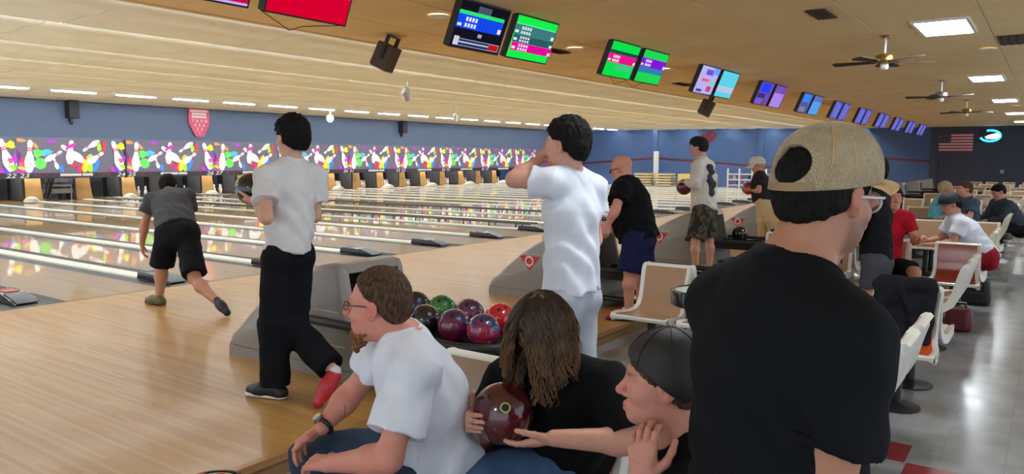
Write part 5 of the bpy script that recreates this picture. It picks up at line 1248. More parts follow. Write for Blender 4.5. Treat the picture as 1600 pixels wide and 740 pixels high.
# ================= bearded man in white tee, sitting and leaning on his knees
def seated_man():
    base = at(690, 760, 2.8); base[2] = ZF
    p = Person('bearded man in white tee and glasses sitting with hands on his knee', base, at(592, 478, 2.65), -RH*.97+FH*.22-Z*.02, hs=1.03, skin=(206, 138, 120), vox=.009, hvox=.0035)
    neck = at(634, 530, 2.67); p.stub = .0
    p.head(neck, .058, .066, nose=1.08)
    shl, shr = at(650, 575, 2.49), at(602, 553, 2.83); ch = at(657, 612, 2.70); pel = at(697, 735, 2.86); side = nrm(shr-shl)
    fr = -RH; hpl, hpr = pel-side*.09+Z*.0, pel+side*.09+Z*.06-RH*.06
    p.torso(pel, ch, shl, shr, hpl, hpr, w=1.06, depth=.74, front=fr)
    eL, wL = at(607, 716, 2.40), at(514, 724, 2.52); eR, wR = at(549, 614, 2.92), at(503, 668, 2.80)
    p.arm(shl, eL, wL, 1.06); p.arm(shr, eR, wR, 1.06)
    p.hand(wL, at(470, 720, 2.60)-wL, -Z+FH*.35, 'L', curl=(.5, .5, .3), vox=.003, q=1.0)
    p.hand(wR, at(470, 688, 2.80)-wR, -Z*.75+RH*.5-FH*.2, 'R', curl=(.75, .35, .25), vox=.003, q=1.02, spread=.12, thumb=(.9, .45, .15))
    kL, kR = at(545, 782, 2.66), at(486, 710, 2.93); aL, aR = kL+Z*(-.40), kR+Z*(-.42)+RH*.03
    aL[2] = aR[2] = ZF+.085; p.leg(hpl, kL, aL, 1.1); p.leg(hpr, kR, aR, 1.1)
    p.finish()
    up = p.upv
    p.tee(C['white'], pel-up*.035, sl={'L': .74, 'R': .42}, ease=.018, loose=.012, arms={'L': (shl, eL, wL), 'R': (shr, eR, wR)}, neckr=.064, vox=.0058, wr=.0095, cuff=.028, depth=.80, neckpt=neck-Z*.004+fr*.006, wfreq=10, seed=31)
    p.trousers(C['denim2'], [(hpl, kL, aL), (hpr, kR, aR)], (1.9, 1.9), 1.12, vox=.009, ease=.014, waist=pel+up*.03)
    for a_ in (aL, aR): p.shoe(a_, a_+fr*.2, m_shoeb, vox=.012)
    p.hair(HAIR['brown'], .003, (1.10, .016), (.0015, 160), vox=.003, nape=-.056, top=.010)
    b = Fld(); q = p.hs
    b.ell(p.h(.070, 0, -.112), np.array((.030, .030, .030))*q, p.H, .02); b.cone(p.h(.080, 0, -.094), p.h(.088, 0, -.150), .026*q, .014*q, .02)
    for y in (-1, 1): b.cone(p.h(.070, y*.028, -.098), p.h(.030, y*.055, -.088), .016*q, .008*q, .015)
    b.noise(.005, 90, 4); p.part('beard', b, HAIR['beard'], .003)
    glasses(p, m_blk, .019, .0016, .006, mlens=m_lens); p.eyes((60, 80, 100))
    # wrist watch
    d = nrm(wR-eR); c = wR-d*.012-p.o; w = MB(); u = nrm(np.cross(d, Z)); v = np.cross(d, u)
    w.tube([tuple(c+.034*(u*math.cos(a)+v*math.sin(a))) for a in np.linspace(0, 2*math.pi, 19)[:-1]], .009, 8, True); wo = w.build('watch_band', m_blk, p.root, 60)
    n = nrm(-RH*.5+Z*.7-FH*.3); n = nrm(n-d*(n@d)); MB().cyl(tuple(c+n*.036), tuple(c+n*.047), .019, .018, 18).build('watch_face', m_steel, wo, 40)
    return p
seated_man()

# ================= long-haired person in black tee holding a maroon ball
def hair_person():
    base = at(880, 730, 3.05); base[2] = ZF
    p = Person('long-haired person in black tee and jeans sitting bent over a maroon ball', base, at(850, 512, 2.72), np.array([-.60, .10, -.72]), hs=1.04, skin=(206, 152, 130), vox=.010, hvox=.006)
    neck = at(872, 568, 2.83); p.head(neck, .056, .066)
    shr, shl = at(792, 590, 2.98), at(946, 602, 2.70); ch = at(873, 640, 2.88); pel = at(884, 712, 3.08); side = nrm(shr-shl); fr = nrm(np.array([-1, 0.05, 0])); hpl, hpr = pel-side*.095, pel+side*.095
    p.torso(pel, ch, shl, shr, hpl, hpr, w=1.12, depth=.76, front=fr)
    eL, wL = at(1003, 690, 2.53), at(866, 684, 2.50); eR, wR = at(752, 690, 2.96), at(738, 648, 2.70)
    p.arm(shl, eL, wL, 1.05); p.arm(shr, eR, wR, 1.05)
    bc = at(786, 645, 2.66)
    p.hand(wL, at(792, 701, 2.56)-wL, Z+FH*.5, 'L', curl=(.12, .25, .2), vox=.003, q=1.0, thumb=(.9, .5, .3))
    p.hand(wR, -FH*.92-RH*.10+Z*.05, RH, 'R', curl=(1.05, .45, .3), vox=.003, q=1.0, spread=.03, thumb=(1.0, .2, .1))
    kL, kR = pel+np.array([-.46, .06, .06]), pel+np.array([-.40, .30, .07]); aL, aR = kL.copy(), kR.copy(); aL[2] = aR[2] = ZF+.085
    p.leg(hpl, kL, aL, 1.1); p.leg(hpr, kR, aR, 1.1); p.finish(); up = p.upv
    p.tee(C['black2'], pel-up*.02, sl=.86, ease=.022, loose=.02, arms={'L': (shl, eL, wL), 'R': (shr, eR, wR)}, neckr=.066, vox=.0075, wr=.006, cuff=.03, depth=.82, neckpt=neck+Z*.02, seed=41)
    p.trousers(C['denim'], [(hpl, kL, aL), (hpr, kR, aR)], (1.95, 1.95), 1.12, vox=.009, waist=pel+up*.02)
    for a_ in (aL, aR): p.shoe(a_, a_+fr*.2, m_shoeb, vox=.012)
    # hair mass: a scalp shell plus many wavy strands gathered in locks that fall with gravity
    f = Fld(); f.ell(p.h(-.014, 0, .034), np.array((.105, .084, .096))*p.hs, p.H, .02); f.ell(p.h(-.02, 0, -.02), np.array((.09, .082, .088))*p.hs, p.H, .03); f.ell(p.h(.035, 0, -.025), np.array((.08, .075, .085))*p.hs, p.H, .03); f.noise(.004, 60, 3)
    ho = p.part('hair', f, HAIR['long'], .005)
    rr = random.Random(5); mb = MB(); tones = []
    for k in range(190):
        a = rr.uniform(0, 2*math.pi); el = math.radians(rr.uniform(-25, 86)); L0 = rr.uniform(.12, .19); ph = rr.uniform(0, 6.28); amp = rr.uniform(.007, .014); warm = rr.uniform(.75, 1.25)
        for j in range(13):
            a2 = a+rr.gauss(0, .09)/max(.3, math.cos(el)); e2 = el+rr.gauss(0, .07); l = np.array([.106*math.cos(e2)*math.cos(a2)-.014, .085*math.cos(e2)*math.sin(a2), .097*math.sin(e2)+.034])
            q = p.h(*l); out = nrm(q-p.hc); L_ = L0*rr.uniform(.9, 1.15); n = 14; pts = []; rad = []; pos = q.copy(); sd = nrm(np.cross(out, Z)+1e-6); wid = rr.uniform(.0011, .0020); pd = 1 if ((q-p.hc)@p.H[1]) > .004 else -1
            for i in range(n):
                t = i/(n-1); pts.append(tuple(pos-p.o)); rad.append(wid*(1-.6*t)+.0003); tones += [(t, warm)]*4
                g = nrm(out*max(0, .25-1.0*t)-Z*(.5+1.5*t)+p.H[1]*pd*.45*(1-t)); pos = pos+g*L_/(n-1)+sd*amp*(t**.7)*math.sin(ph+t*17)+out*amp*.8*(t**.7)*math.cos(ph*1.7+t*16)
                c = pos-p.hc; m_ = np.linalg.norm((p.H@c)/(np.array([.122, .098, .112])*p.hs))
                if m_ < 1: pos = p.hc+c/m_
            mb.tube(pts, rad, 4)
    lk = mb.build('hair_locks', skin_mat('hair_strands', .45), ho, 80); lk['kind'] = 'stuff'
    T = np.array(tones); c0 = np.array(srgb(40, 28, 22)); c1 = np.array(srgb(128, 94, 64)); w_ = np.clip(T[:, :1]*.9-.05, 0, 1); cc = np.clip((c0*(1-w_)+c1*w_)*T[:, 1:], 0, 1)
    ca = lk.data.color_attributes.new('tone', 'FLOAT_COLOR', 'POINT'); ca.data.foreach_set('color', np.concatenate([cc, np.ones((len(cc), 1))], 1).astype(np.float32).ravel())
    ball(tuple(bc), B['maroon'], 'dark maroon ball with a pale green ringed hole held by the long-haired person', holes=False)
    bo = bpy.context.scene.objects[-1] if False else None
    n = nrm(at(792, 631, 2.5)-bc); c = bc+n*.1075; h = MB(); u = nrm(np.cross(n, Z)); v = np.cross(n, u)
    tgt = [o for o in COL.objects if o.get('label', '').startswith('dark maroon ball')][0]
    h.tube([tuple(n*.1075+.0155*(u*math.cos(a)+v*math.sin(a))) for a in np.linspace(0, 2*math.pi, 21)[:-1]], .0032, 6, True); h.build('hole_ring', mat('insert_lime', srgb(176, 206, 130), .4), tgt, 60)
    V = [tuple(n*.1092+.014*(u*math.cos(a)+v*math.sin(a))) for a in np.linspace(0, 2*math.pi, 21)[:-1]]; MB().add(V, [tuple(range(20))]).build('thumb_hole', m_blk, tgt)
    return p
hair_person()

# ================= young man with backwards black cap
def cap_kid():
    base = at(1080, 760, 2.1); base[2] = ZF
    p = Person('young man with backwards black cap in profile beside the standing man', base, at(1036, 598, 2.05), -RH*.985+FH*.12+Z*.03, hs=1.0, skin=(204, 142, 124), vox=.009, hvox=.0032)
    neck = at(1068, 690, 2.06); p.head(neck, .054, .064, nose=1.03)
    shl, shr = at(1125, 760, 1.90), at(1030, 728, 2.25); ch = at(1085, 810, 2.10); pel = ch+np.array([.14, -.0, -.34]); side = nrm(shr-shl); hpl, hpr = spread(pel, side, .09)
    p.torso(pel, ch, shl, shr, hpl, hpr, w=.98, depth=.72, front=-RH)
    wL = at(1004, 752, 1.93); eL = at(1060, 880, 1.86); eR = shr-Z*.27-RH*.03; wR = eR-RH*.2-Z*.05
    p.arm(shl, eL, wL, .95); p.arm(shr, eR, wR, .95)
    p.hand(wL, Z*.95+RH*.02+FH*.25, FH*.85+RH*.5, 'L', curl=(.35, .6, .5), vox=.0028, q=1.0, spread=.03, thumb=(.85, .75, .4)); p.hand(wR, -RH-Z*.4, -Z, 'R', vox=.005)
    kL, kR = hpl-np.array([.42, 0, -.05]), hpr-np.array([.42, 0, -.05]); aL, aR = kL.copy(), kR.copy(); aL[2] = aR[2] = ZF+.085; p.leg(hpl, kL, aL); p.leg(hpr, kR, aR); p.finish(); up = p.upv
    p.tee(C['black2'], pel-up*.02, sl=.7, ease=.018, loose=.014, arms={'L': (shl, eL, wL), 'R': (shr, eR, wR)}, neckr=.070, vox=.007, wr=.005, cuff=.02, depth=.78, neckpt=neck-Z*.005-RH*.01, seed=51)
    p.trousers(C['denim2'], [(hpl, kL, aL), (hpr, kR, aR)], (1.9, 1.9), 1.0, vox=.012, waist=pel+up*.02)
    for a_ in (aL, aR): p.shoe(a_, a_-RH*.2, m_shoeb, vox=.012)
    p.hair(HAIR['brown'], .007, (.75, -.020), (.002, 120), vox=.003, nape=-.055)
    mc = mat('cap_black_twill', srgb(24, 23, 25), .55, bump=.25, bscale=300, noise=.08); hat(p, mc, (.72, .002), (.016, .016, .020), .010, brim=False, brim_back=None, vox=.0032, seams=(math.radians(90), math.radians(40), math.radians(140), math.radians(0)), mbrim=None)
    p.eyes((60, 70, 80)); return p
cap_kid()
m_camo = camo_mat()
def legs_of(p, spec, r=1.0):
    for (h_, k_, a_) in spec: p.leg(h_, k_, a_, r)
# ================= walking bowler in white tee and black trousers, carrying a dark ball
def walker():
    base = at(440, 622, 4.95); base[2] = 0
    p = Person('young man in white tee and loose black trousers walking with a dark ball', base, at(456, 217, 4.96), -RH*.80+FH*.60, hs=1.05, skin=(206, 158, 136), vox=.011, hvox=.006)
    neck = at(455, 256, 4.97); p.head(neck, .052, .060)
    fr = nrm(-RH*.72+FH*.70); side = nrm(np.cross(fr, Z)); sc = at(455, 268, 4.97); shl, shr = spread(sc-Z*.03, side, .185); ch = sc-Z*.14; pel = at(450, 392, 4.97); hpl, hpr = spread(pel-Z*.04, side, .085)
    p.torso(pel, ch, shl, shr, hpl, hpr, w=.86, depth=.74, front=fr)
    eL = at(416, 340, 4.70); wL = at(398, 313, 4.92); eR = at(492, 338, 5.12); wR = at(440, 322, 5.35)
    p.arm(shl, eL, wL, .95); p.arm(shr, eR, wR, .95); p.hand(wL, -RH*.75+FH*.7-Z*.1, RH*.4+Z*.8+FH*.3, 'L', curl=(.3, .4, .3), vox=.005); p.hand(wR, -RH+FH*.2, Z, 'R', curl=(.4, .4, .3), vox=.006)
    kL = at(428, 508, 4.90); aL = at(431, 602, 4.95); kR = at(458, 512, 5.02); aR = at(523, 580, 4.80); p.leg(hpl, kL, aL, 1.0); p.leg(hpr, kR, aR, 1.0); p.finish()
    p.tee(C['white2'], pel-Z*.015, sl=.62, ease=.018, loose=.012, arms={'L': (shl, eL, wL), 'R': (shr, eR, wR)}, vox=.009, wr=.006, cuff=.02, seed=61, depth=.84, bottomr=.170)
    p.trousers(C['pants'], [(hpl, kL, aL), (hpr, kR, aR)], (1.98, 1.90), 1.0, ease=.014, vox=.010, hemr=.082, wr=.006)
    p.shoe(aL+Z*.0, aL+(-RH*.95+FH*.3)*.2, m_shoeb, msole=m_shoew, vox=.007)
    f = Fld(); f.cone(aR, aR+nrm(at(515, 600, 4.80)-aR)*.06, .042, .04); p.part('sock', f, m_sock, .008)
    d = nrm(at(500, 628, 4.75)-at(523, 585, 4.80)); f = Fld(); an = aR+d*.05; f.cone(an-d*.02, an+d*.05, .045, .047); f.cone(an+d*.05, an+d*.16, .046, .036, .03); f.cone(an-d*.01+RH*.02, an+d*.10+RH*.03, .035, .03, .03); p.part('shoe', f, m_shoer, .007)
    p.hair(HAIR['black'], .022, (.85, -.002), (.008, 45), vox=.005, nape=-.075, top=.014, fringe=.01); p.eyes()
    ball(tuple(at(393, 295, 5.04)), B['forest'], 'very dark green ball carried by the young man in loose black trousers', holes=False)
walker()
# ================= bowler bent over at the foul line
def bowler():
    base = at(250, 478, 8.0); base[2] = 0
    p = Person('bowler in charcoal tee and black shorts bent forward at the foul line', base, at(263, 291, 8.72), FH*.9+RH*-.1-Z*.25, hs=1.05, skin=(190, 136, 112), vox=.014, hvox=.010)
    neck = at(265, 302, 8.55); p.head(neck, .056, .062, detail=True)
    shl, shr = at(237, 312, 8.42), at(293, 305, 8.48); ch = at(268, 322, 8.38); pel = at(277, 362, 8.02); side = nrm(shr-shl); fr = nrm(np.array([0, 1, -.6])); hpl, hpr = pel-side*.10-Z*.03, pel+side*.10-Z*.03
    p.torso(pel, ch, shl, shr, hpl, hpr, w=1.14, depth=.76, front=fr)
    eL, wL = at(226, 350, 8.42), at(222, 382, 8.46); eR, wR = at(296, 345, 8.62), at(290, 380, 8.75); p.arm(shl, eL, wL, 1.05); p.arm(shr, eR, wR, 1.05); p.hand(wL, -Z+FH*.1, RH*.9+FH*.3, 'L', vox=.007); p.hand(wR, -Z, -RH, 'R', vox=.008)
    kL = at(253, 418, 8.10); aL = at(249, 464, 8.04); kR = at(304, 434, 7.80); aR = at(343, 474, 7.55); p.leg(hpl, kL, aL, 1.08); p.leg(hpr, kR, aR, 1.08); p.finish()
    p.tee(C['char'], pel+p.upv*.01, sl=.55, ease=.020, loose=.016, arms={'L': (shl, eL, wL), 'R': (shr, eR, wR)}, vox=.011, wr=.006, cuff=.02, seed=71, depth=.82)
    p.trousers(C['pants'], [(hpl, kL, aL), (hpr, kR, aR)], (.92, .92), 1.1, ease=.026, vox=.011, hemr=.125, wr=.008, name='shorts')
    p.shoe(aL, aL+(FH*.5-RH*.85)*.2, mat('shoe_olive', srgb(96, 88, 44), .5), msole=m_shoeb, vox=.009)
    d = nrm(at(360, 494, 7.45)-aR); f = Fld(); f.cone(aR, aR+d*.06, .042, .044); f.cone(aR+d*.02, aR+d*.15, .046, .036, .03); p.part('shoe', f, m_shoeb, .009)
    f = Fld(); f.cone(aR-d*.05, aR+d*.02, .041, .041); p.part('sock', f, C['char'], .010)
    p.hair(HAIR['black'], .014, (.6, -.01), (.006, 50), vox=.008)
bowler()
# ================= tall young man in white tee, arm raised to his mouth
def tall_tee():
    base = at(890, 640, 3.9); base[2] = ZF
    p = Person('tall young man in white tee and grey sweatpants with hand raised to his face', base, at(884, 229, 3.9), -RH*.86+FH*.50-Z*.02, hs=1.06, skin=(208, 156, 134), vox=.010, hvox=.005)
    neck = at(893, 276, 3.92); p.head(neck, .052, .060)
    fr = nrm(-RH*.72+FH*.69); side = nrm(np.cross(fr, Z)); sc = at(893, 292, 3.93); shl, shr = spread(sc-Z*.01, side, .18); shl = shl+Z*.035; ch = sc-Z*.13; pel = at(893, 452, 3.95); hpl, hpr = spread(pel-Z*.05, side, .085)
    p.torso(pel, ch, shl, shr, hpl, hpr, w=.90, depth=.72, front=fr)
    eL = at(803, 280, 3.84); wL = at(845, 248, 3.98); eR = shr-Z*.28+side*.02; wR = eR+fr*.22-Z*.05
    p.arm(shl, eL, wL, .96); p.arm(shr, eR, wR, .96); p.hand(wL, at(856, 232, 4.0)-wL, RH*.8-FH*.2, 'L', curl=(1.2, 1.1, .7), vox=.004, thumb=(.4, .8, .6)); p.hand(wR, fr, Z, 'R', vox=.008)
    kL, kR = hpl-Z*.42+fr*.02, hpr-Z*.42-fr*.02; aL, aR = kL-Z*.42, kR-Z*.42; aL[2] = aR[2] = ZF+.085; p.leg(hpl, kL, aL); p.leg(hpr, kR, aR); p.finish()
    p.tee(C['white'], pel-Z*.01+RH*0, sl=.50, ease=.018, loose=.012, arms={'L': (shl, eL, wL), 'R': (shr, eR, wR)}, vox=.008, wr=.007, cuff=.022, seed=81, depth=.80, hemn=-Z+RH*.12, neckr=.066, bottomr=.182)
    p.trousers(C['grey'], [(hpl, kL, aL), (hpr, kR, aR)], (1.95, 1.95), 1.0, ease=.010, vox=.011, wr=.006)
    for a_ in (aL, aR): p.shoe(a_, a_+fr*.2, m_shoew, vox=.01)
    p.hair(HAIR['black'], .016, (.95, .006), (.006, 60), vox=.0045, nape=-.070, top=.012); p.eyes()
tall_tee()
# ================= bald man in black tee and navy shorts leaning forward
def bald_man():
    base = at(975, 492, 7.311); base[2] = 0
    p = Person('bald man in black tee, navy shorts and red bowling shoes leaning forward', base, at(971, 264, 7.407), -RH*.90+FH*.35-Z*.28, hs=1.05, skin=(202, 142, 120), vox=.013, hvox=.008)
    neck = at(979, 285, 7.407); p.head(neck, .062, .068); p.bald = True
    fr = nrm(-RH*.85+FH*.5-Z*.3); shl, shr = at(972, 296, 7.244), at(988, 290, 7.561); ch = at(983, 312, 7.407); pel = at(997, 366, 7.407); side = nrm(shr-shl); hpl, hpr = spread(pel-Z*.04, side, .095)
    p.torso(pel, ch, shl, shr, hpl, hpr, w=1.16, depth=.86, front=fr, belly=.02)
    eL, wL = at(962, 326, 7.138), at(950, 350, 7.196); eR, wR = at(972, 330, 7.648), at(955, 345, 7.696); p.arm(shl, eL, wL, 1.08); p.arm(shr, eR, wR, 1.08); p.hand(wL, -Z*.9-RH*.2, FH, 'L', vox=.007); p.hand(wR, -Z, RH, 'R', vox=.01)
    kL, kR = at(985, 425, 7.311), at(1003, 422, 7.504); aL = at(983, 476, 7.330); aR = at(999, 473, 7.532); aL[2] = aR[2] = .085; p.leg(hpl, kL, aL, 1.05); p.leg(hpr, kR, aR, 1.05); p.finish()
    p.tee(C['black2'], pel-p.upv*.05, sl=.62, ease=.022, loose=.02, arms={'L': (shl, eL, wL), 'R': (shr, eR, wR)}, vox=.011, wr=.006, cuff=.025, seed=91, depth=.92, belly=.02)
    p.trousers(C['navy'], [(hpl, kL, aL), (hpr, kR, aR)], (1.0, 1.0), 1.1, ease=.03, vox=.011, hemr=.13, wr=.008, name='shorts')
    em = MB().tube([tuple(at(978+4*math.cos(a), 365+5*math.sin(a), 7.50)-p.o) for a in np.linspace(.6, 5.6, 14)], .009, 6).build('shorts_emblem', m_steel, p.root)
    for a_ in (aL, aR):
        t_ = a_+(-RH*.93+FH*.3)*.2; p.shoe(a_, t_, m_shoew, msole=m_blk, vox=.009)
        d = nrm(t_-a_); f = Fld(); low = a_-Z*.075; f.cone(low+d*.09+Z*.04, low+d*.19+Z*.031, .047, .039, .03); f.plane(low, -Z); p.part('shoe_toe', f, m_shoer, .009)
    glasses(p, m_blk, .02, .003)
bald_man()
# ================= man in cream long sleeves and camouflage shorts
def camo_man():
    base = at(1095, 420, 10.263); base[2] = 0
    p = Person('man in long-sleeved cream shirt, black cap and camouflage shorts holding a ball', base, at(1092, 231, 10.300), -RH*.85+FH*.52, hs=1.04, skin=(206, 156, 134), vox=.015, hvox=.010)
    neck = at(1097, 248, 10.319); p.head(neck, .055, .062)
    fr = nrm(-RH*.8+FH*.6); side = nrm(np.cross(fr, Z)); sc = at(1099, 256, 10.319); shl, shr = spread(sc-Z*.03, side, .19); ch = sc-Z*.16; pel = at(1100, 325, 10.319); hpl, hpr = spread(pel-Z*.05, side, .09)
    p.torso(pel, ch, shl, shr, hpl, hpr, w=1.06, depth=.76, front=fr)
    eL = at(1086, 288, 10.130); wL = at(1073, 284, 10.348); eR = at(1104, 290, 10.489); wR = at(1080, 290, 10.678); p.arm(shl, eL, wL); p.arm(shr, eR, wR); p.hand(wL, -RH+FH*.3, -Z+RH*.3, 'L', curl=(.5, .5, .4), vox=.008); p.hand(wR, -RH, Z, 'R', vox=.01)
    kL, kR = at(1087, 376, 10.206), at(1108, 374, 10.395); aL, aR = at(1087, 412, 10.225), at(1109, 410, 10.414); aL[2] = aR[2] = .085; p.leg(hpl, kL, aL); p.leg(hpr, kR, aR); p.finish()
    p.tee(C['cream'], pel-Z*.03, long=True, ease=.022, loose=.02, arms={'L': (shl, eL, wL), 'R': (shr, eR, wR)}, vox=.013, wr=.006, depth=.84, seed=101)
    # dark print on the back
    rr = random.Random(3); mb = MB()
    for q in range(7):
        c = at(1108+rr.uniform(-1, 6), 262+q*6.5, 10.20)-p.o; mb.sphere(tuple(c), .075, 12, 8, (rr.uniform(.6, 1.0), .7, rr.uniform(.5, 1.1)))
    mb.build('back_print', cloth('print_slate', srgb(66, 70, 80)), p.root)
    p.trousers(m_camo, [(hpl, kL, aL), (hpr, kR, aR)], (.95, .95), 1.1, ease=.03, vox=.013, hemr=.13, wr=.006, name='shorts')
    for a_ in (aL, aR): p.shoe(a_, a_+fr*.2, m_shoew, vox=.012)
    hat(p, mat('cap_black_knit', srgb(22, 20, 22), .9), (.3, .018), (.016, .016, .016), .008, vox=.008, name='cap'); p.hair(HAIR['dark'], .006, (.6, -.02), (.002, 90), vox=.008, nape=-.05)
    ball(tuple(at(1069, 292, 10.442)), B['maroon'], 'maroon ball held at the waist by the man in camouflage shorts', holes=False)
camo_man()
# ================= person in white cap and dark tee with red ball
def cap_bowler():
    D = 13.0; base = at(1190, 385, D); base[2] = 0
    p = Person('person in pale cap, dark tee and khaki trousers stooping with a red ball', base, at(1184, 258, D), -RH*.92+FH*.35-Z*.2, hs=1.05, skin=(200, 146, 120), vox=.018, hvox=.012)
    neck = at(1188, 270, D); p.head(neck); fr = nrm(-RH*.9+FH*.4); side = nrm(np.cross(fr, Z)); sc = at(1189, 274, D); shl, shr = spread(sc-Z*.03, side, .18); ch = sc-Z*.16; pel = at(1192, 312, D); hpl, hpr = spread(pel-Z*.05, side, .09)
    p.torso(pel, ch, shl, shr, hpl, hpr, w=1.05, depth=.8, front=fr); eL, wL = at(1186, 298, D-.15), at(1174, 297, D); eR, wR = at(1187, 298, D+.2), at(1172, 296, D+.2); p.arm(shl, eL, wL); p.arm(shr, eR, wR); p.hand(wL, -RH, Z, 'L'); p.hand(wR, -RH, Z, 'R')
    kL, kR = at(1194, 345, D-.1), at(1208, 345, D-.3); aL, aR = at(1196, 376, D), at(1216, 376, D-.3); aL[2] = aR[2] = .085; p.leg(hpl, kL, aL); p.leg(hpr, kR, aR); p.finish()
    p.tee(cloth('ink', srgb(40, 38, 40)), pel-Z*.02, arms={'L': (shl, eL, wL), 'R': (shr, eR, wR)}, vox=.015, wr=.005, depth=.86); p.trousers(C['khaki'], [(hpl, kL, aL), (hpr, kR, aR)], (1.95, 1.95), 1.1, ease=.025, vox=.015, hemr=.09)
    for a_ in (aL, aR): p.shoe(a_, a_+fr*.2, m_shoew, vox=.014)
    hat(p, mat('cap_bone', srgb(214, 206, 192), .8), (.12, .02), (.018, .018, .014), .008, brim=True, vox=.010, tilt=1.5, brimlen=.09); p.hair(HAIR['blond'], .008, (.6, -.02), (.003, 90), vox=.010)
    ball(tuple(at(1169, 294, D+.1)), B['crimson'], 'bright red ball held by the stooping person in the pale cap', holes=False)
cap_bowler()
# ================= person in black top and grey shorts behind the near man
def black_top():
    D = 6.45; base = at(1368, 520, D); base[2] = ZF
    p = Person('person in black top and grey shorts standing beyond the near man', base, at(1364, 268, D), -RH*.5+FH*.86, hs=1.0, skin=(186, 134, 120), vox=.012, hvox=.008)
    neck = at(1366, 300, D); p.head(neck); fr = nrm(-RH*.75+FH*.66); side = nrm(np.cross(fr, Z)); sc = at(1368, 308, D); shl, shr = spread(sc-Z*.03, side, .165); ch = sc-Z*.15; pel = at(1369, 402, D); hpl, hpr = spread(pel-Z*.04, side, .085)
    p.torso(pel, ch, shl, shr, hpl, hpr, w=.93, depth=.72, front=fr); eL, wL = at(1346, 352, D-.15), at(1322, 392, D); eR = shr-Z*.26; wR = eR+fr*.2; p.arm(shl, eL, wL, .95); p.arm(shr, eR, wR, .95); p.hand(wL, -RH*.6-Z*.6, -Z+RH*.3, 'L', vox=.006); p.hand(wR, fr, -Z, 'R')
    kL, kR = at(1358, 470, D-.05), at(1376, 470, D+.1); aL, aR = kL-Z*.4, kR-Z*.4; aL[2] = aR[2] = ZF+.085; p.leg(hpl, kL, aL, .95); p.leg(hpr, kR, aR, .95); p.finish()
    p.tee(C['black'], pel-Z*.02, sl=.45, ease=.014, loose=.008, arms={'L': (shl, eL, wL), 'R': (shr, eR, wR)}, vox=.010, depth=.78, wr=.004); p.trousers(C['shortg'], [(hpl, kL, aL), (hpr, kR, aR)], (.68, .68), .95, ease=.012, vox=.010, hemr=.088, name='shorts')
    for a_ in (aL, aR): p.shoe(a_, a_+fr*.2, m_shoew, vox=.012)
    p.hair(HAIR['black'], .018, (.8, -.01), (.006, 50), vox=.007)
black_top()
# ================= seated people in the far bays
def sitter(label, px, py, D, face, lean, mt, mp, hairm, shorts=True, arm='lap', hatm=None, vox=.014, hvox=.009, w=1.0, long=False, seat=.0, ln=.12, skin=(196, 138, 114)):
    hc = at(px, py, D); face = nrm(face); fh = nrm(face*np.array([1, 1, 0])); base = hc-fh*lean; base[2] = ZF
    p = Person(label, base, hc, face, hs=1.04, skin=skin, vox=vox, hvox=hvox); side = nrm(np.cross(fh, Z))
    pel = hc-fh*(lean+.08); pel[2] = ZF+.52; neck = hc-Z*.15-fh*.045; p.head(neck); sc = neck-Z*.06-fh*.02; shl, shr = spread(sc, side, .185); ch = sc+(pel-sc)*.30; hpl, hpr = spread(pel, side, .095)
    p.torso(pel, ch, shl, shr, hpl, hpr, w=w, depth=.76, front=fh); kl, kr = hpl+fh*.42-side*.06, hpr+fh*.42+side*.06; kl[2] = kr[2] = ZF+.52; al, ar = kl+fh*.02, kr+fh*.02; al[2] = ar[2] = ZF+.085
    eL, eR = shl-Z*.24+fh*.10-side*.05, shr-Z*.24+fh*.10+side*.05; wL, wR = eL+fh*.22+side*.05-Z*.03, eR+fh*.22-side*.05-Z*.03
    if arm == 'reach': wL = eL+fh*.20+Z*.06
    p.arm(shl, eL, wL); p.arm(shr, eR, wR); p.hand(wL, fh+side*.3, -Z, 'L'); p.hand(wR, fh-side*.3, -Z, 'R'); p.leg(hpl, kl, al); p.leg(hpr, kr, ar); p.finish(); up = p.upv
    p.tee(mt, pel-up*.02, sl=.6, long=long, ease=.02, loose=.02, arms={'L': (shl, eL, wL), 'R': (shr, eR, wR)}, vox=vox*.85, wr=.006, depth=.84); p.trousers(mp, [(hpl, kl, al), (hpr, kr, ar)], (.85, .85) if shorts else (1.9, 1.9), 1.08, ease=.022, vox=vox, hemr=.11 if shorts else None, waist=pel+up*.03, name='shorts' if shorts else 'trousers')
    for a_ in (al, ar): p.shoe(a_, a_+fh*.2, m_shoew, vox=vox)
    if hairm: p.hair(hairm, .014, (.85, -.006), (.006, 50), vox=hvox)
    if hatm: hat(p, hatm, (.2, .024), (.016, .016, .014), .008, brim=True, vox=hvox)
    return p
ch_face = -RH*.92+FH*.3
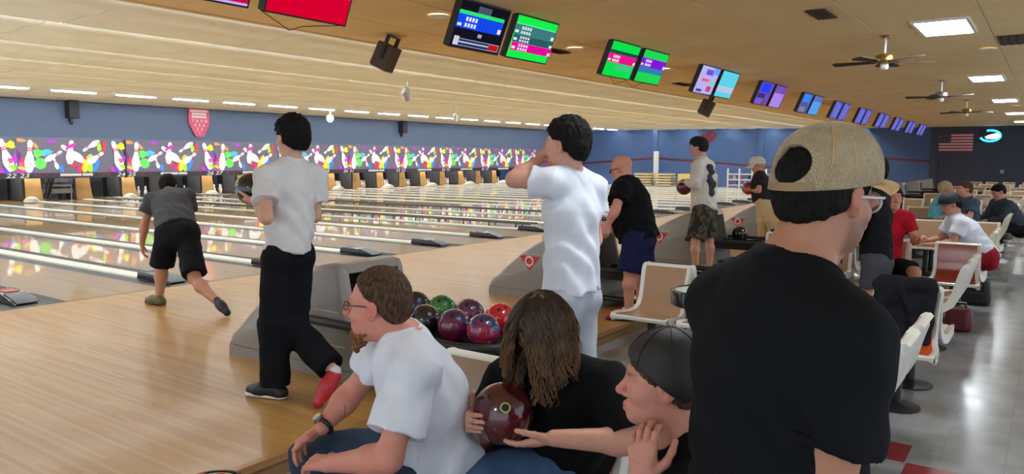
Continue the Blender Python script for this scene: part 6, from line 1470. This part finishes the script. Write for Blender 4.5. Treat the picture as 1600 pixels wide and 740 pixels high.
sitter('boy in a red tee facing the camera beyond the near man', 1395, 310, 8.1, -FH*.9-RH*.1, .06, C['red'], C['pants'], HAIR['black'], w=.82, arm='reach')
wm = sitter('man in white tee and black cap bending forward on an aisle seat', 1487, 320, 9.35, -RH*.92+FH*.25-Z*.35, .30, C['white'], C['redsh'], HAIR['black'], hatm=mat('cap_navy_black', srgb(28, 32, 42), .7), w=1.12)
sitter('blonde person in sky blue top seated far back', 1478, 295, 13.7, RH*.9-FH*.3, .05, C['sky'], C['denim'], HAIR['blond'], shorts=False, vox=.018, hvox=.012)
sitter('curly dark-haired woman in patterned top with folded arms', 1507, 296, 12.4, -RH*.95, .05, C['floral'], C['denim'], HAIR['brown'], shorts=False, vox=.018, hvox=.012, arm='reach')
sitter('person in slate jacket hunched forward near the far aisle', 1560, 300, 13.2, -RH*.9-Z*.45, .30, C['slate'], C['pants'], HAIR['black'], shorts=False, long=True, vox=.018, hvox=.012, w=1.15)
# ================= black jacket draped over the orange chair
def jacket():
    x0 = XB(0); f = Fld(); c = np.array([x0-.03, -7.87, ZF])
    P0 = [(-.045, .70), (-.005, .815), (.03, .80)]
    for k in range(9):
        y = -.15+.040*k; zb = .30+.05*math.sin(k*1.3)+(.12 if k > 6 else 0)
        q = [c+np.array([.075, y, .60]), c+np.array([.055, y, .72]), c+np.array([.02, y, .825]), c+np.array([-.025, y, .815]), c+np.array([-.045, y, .70]), c+np.array([-.075, y, .58]), c+np.array([-.115, y+.005, .46]), c+np.array([-.16, y+.01, max(zb+.05, .445)])]
        f.chain(q, [.026]*len(q), k=.035)
    f.cone(c+np.array([-.05, -.175, .80]), c+np.array([-.12, -.13, .44]), .035, .03, .03); f.cone(c+np.array([-.06, .19, .80]), c+np.array([-.11, .08, .50]), .03, .03, .025); f.cone(c+np.array([-.07, .02, .80]), c+np.array([-.13, -.10, .46]), .028, .026, .02); f.noise(.012, 11, 2); f.noise(.007, 26, 3)
    o = obj_from([f.mesh(.008, skip=[])], 'jacket', cloth('jacket_black', srgb(26, 27, 31)), None, c); o.location = tuple(c); tag(o, 'black jacket draped over the back of an aisle chair', 'jacket')
jacket()
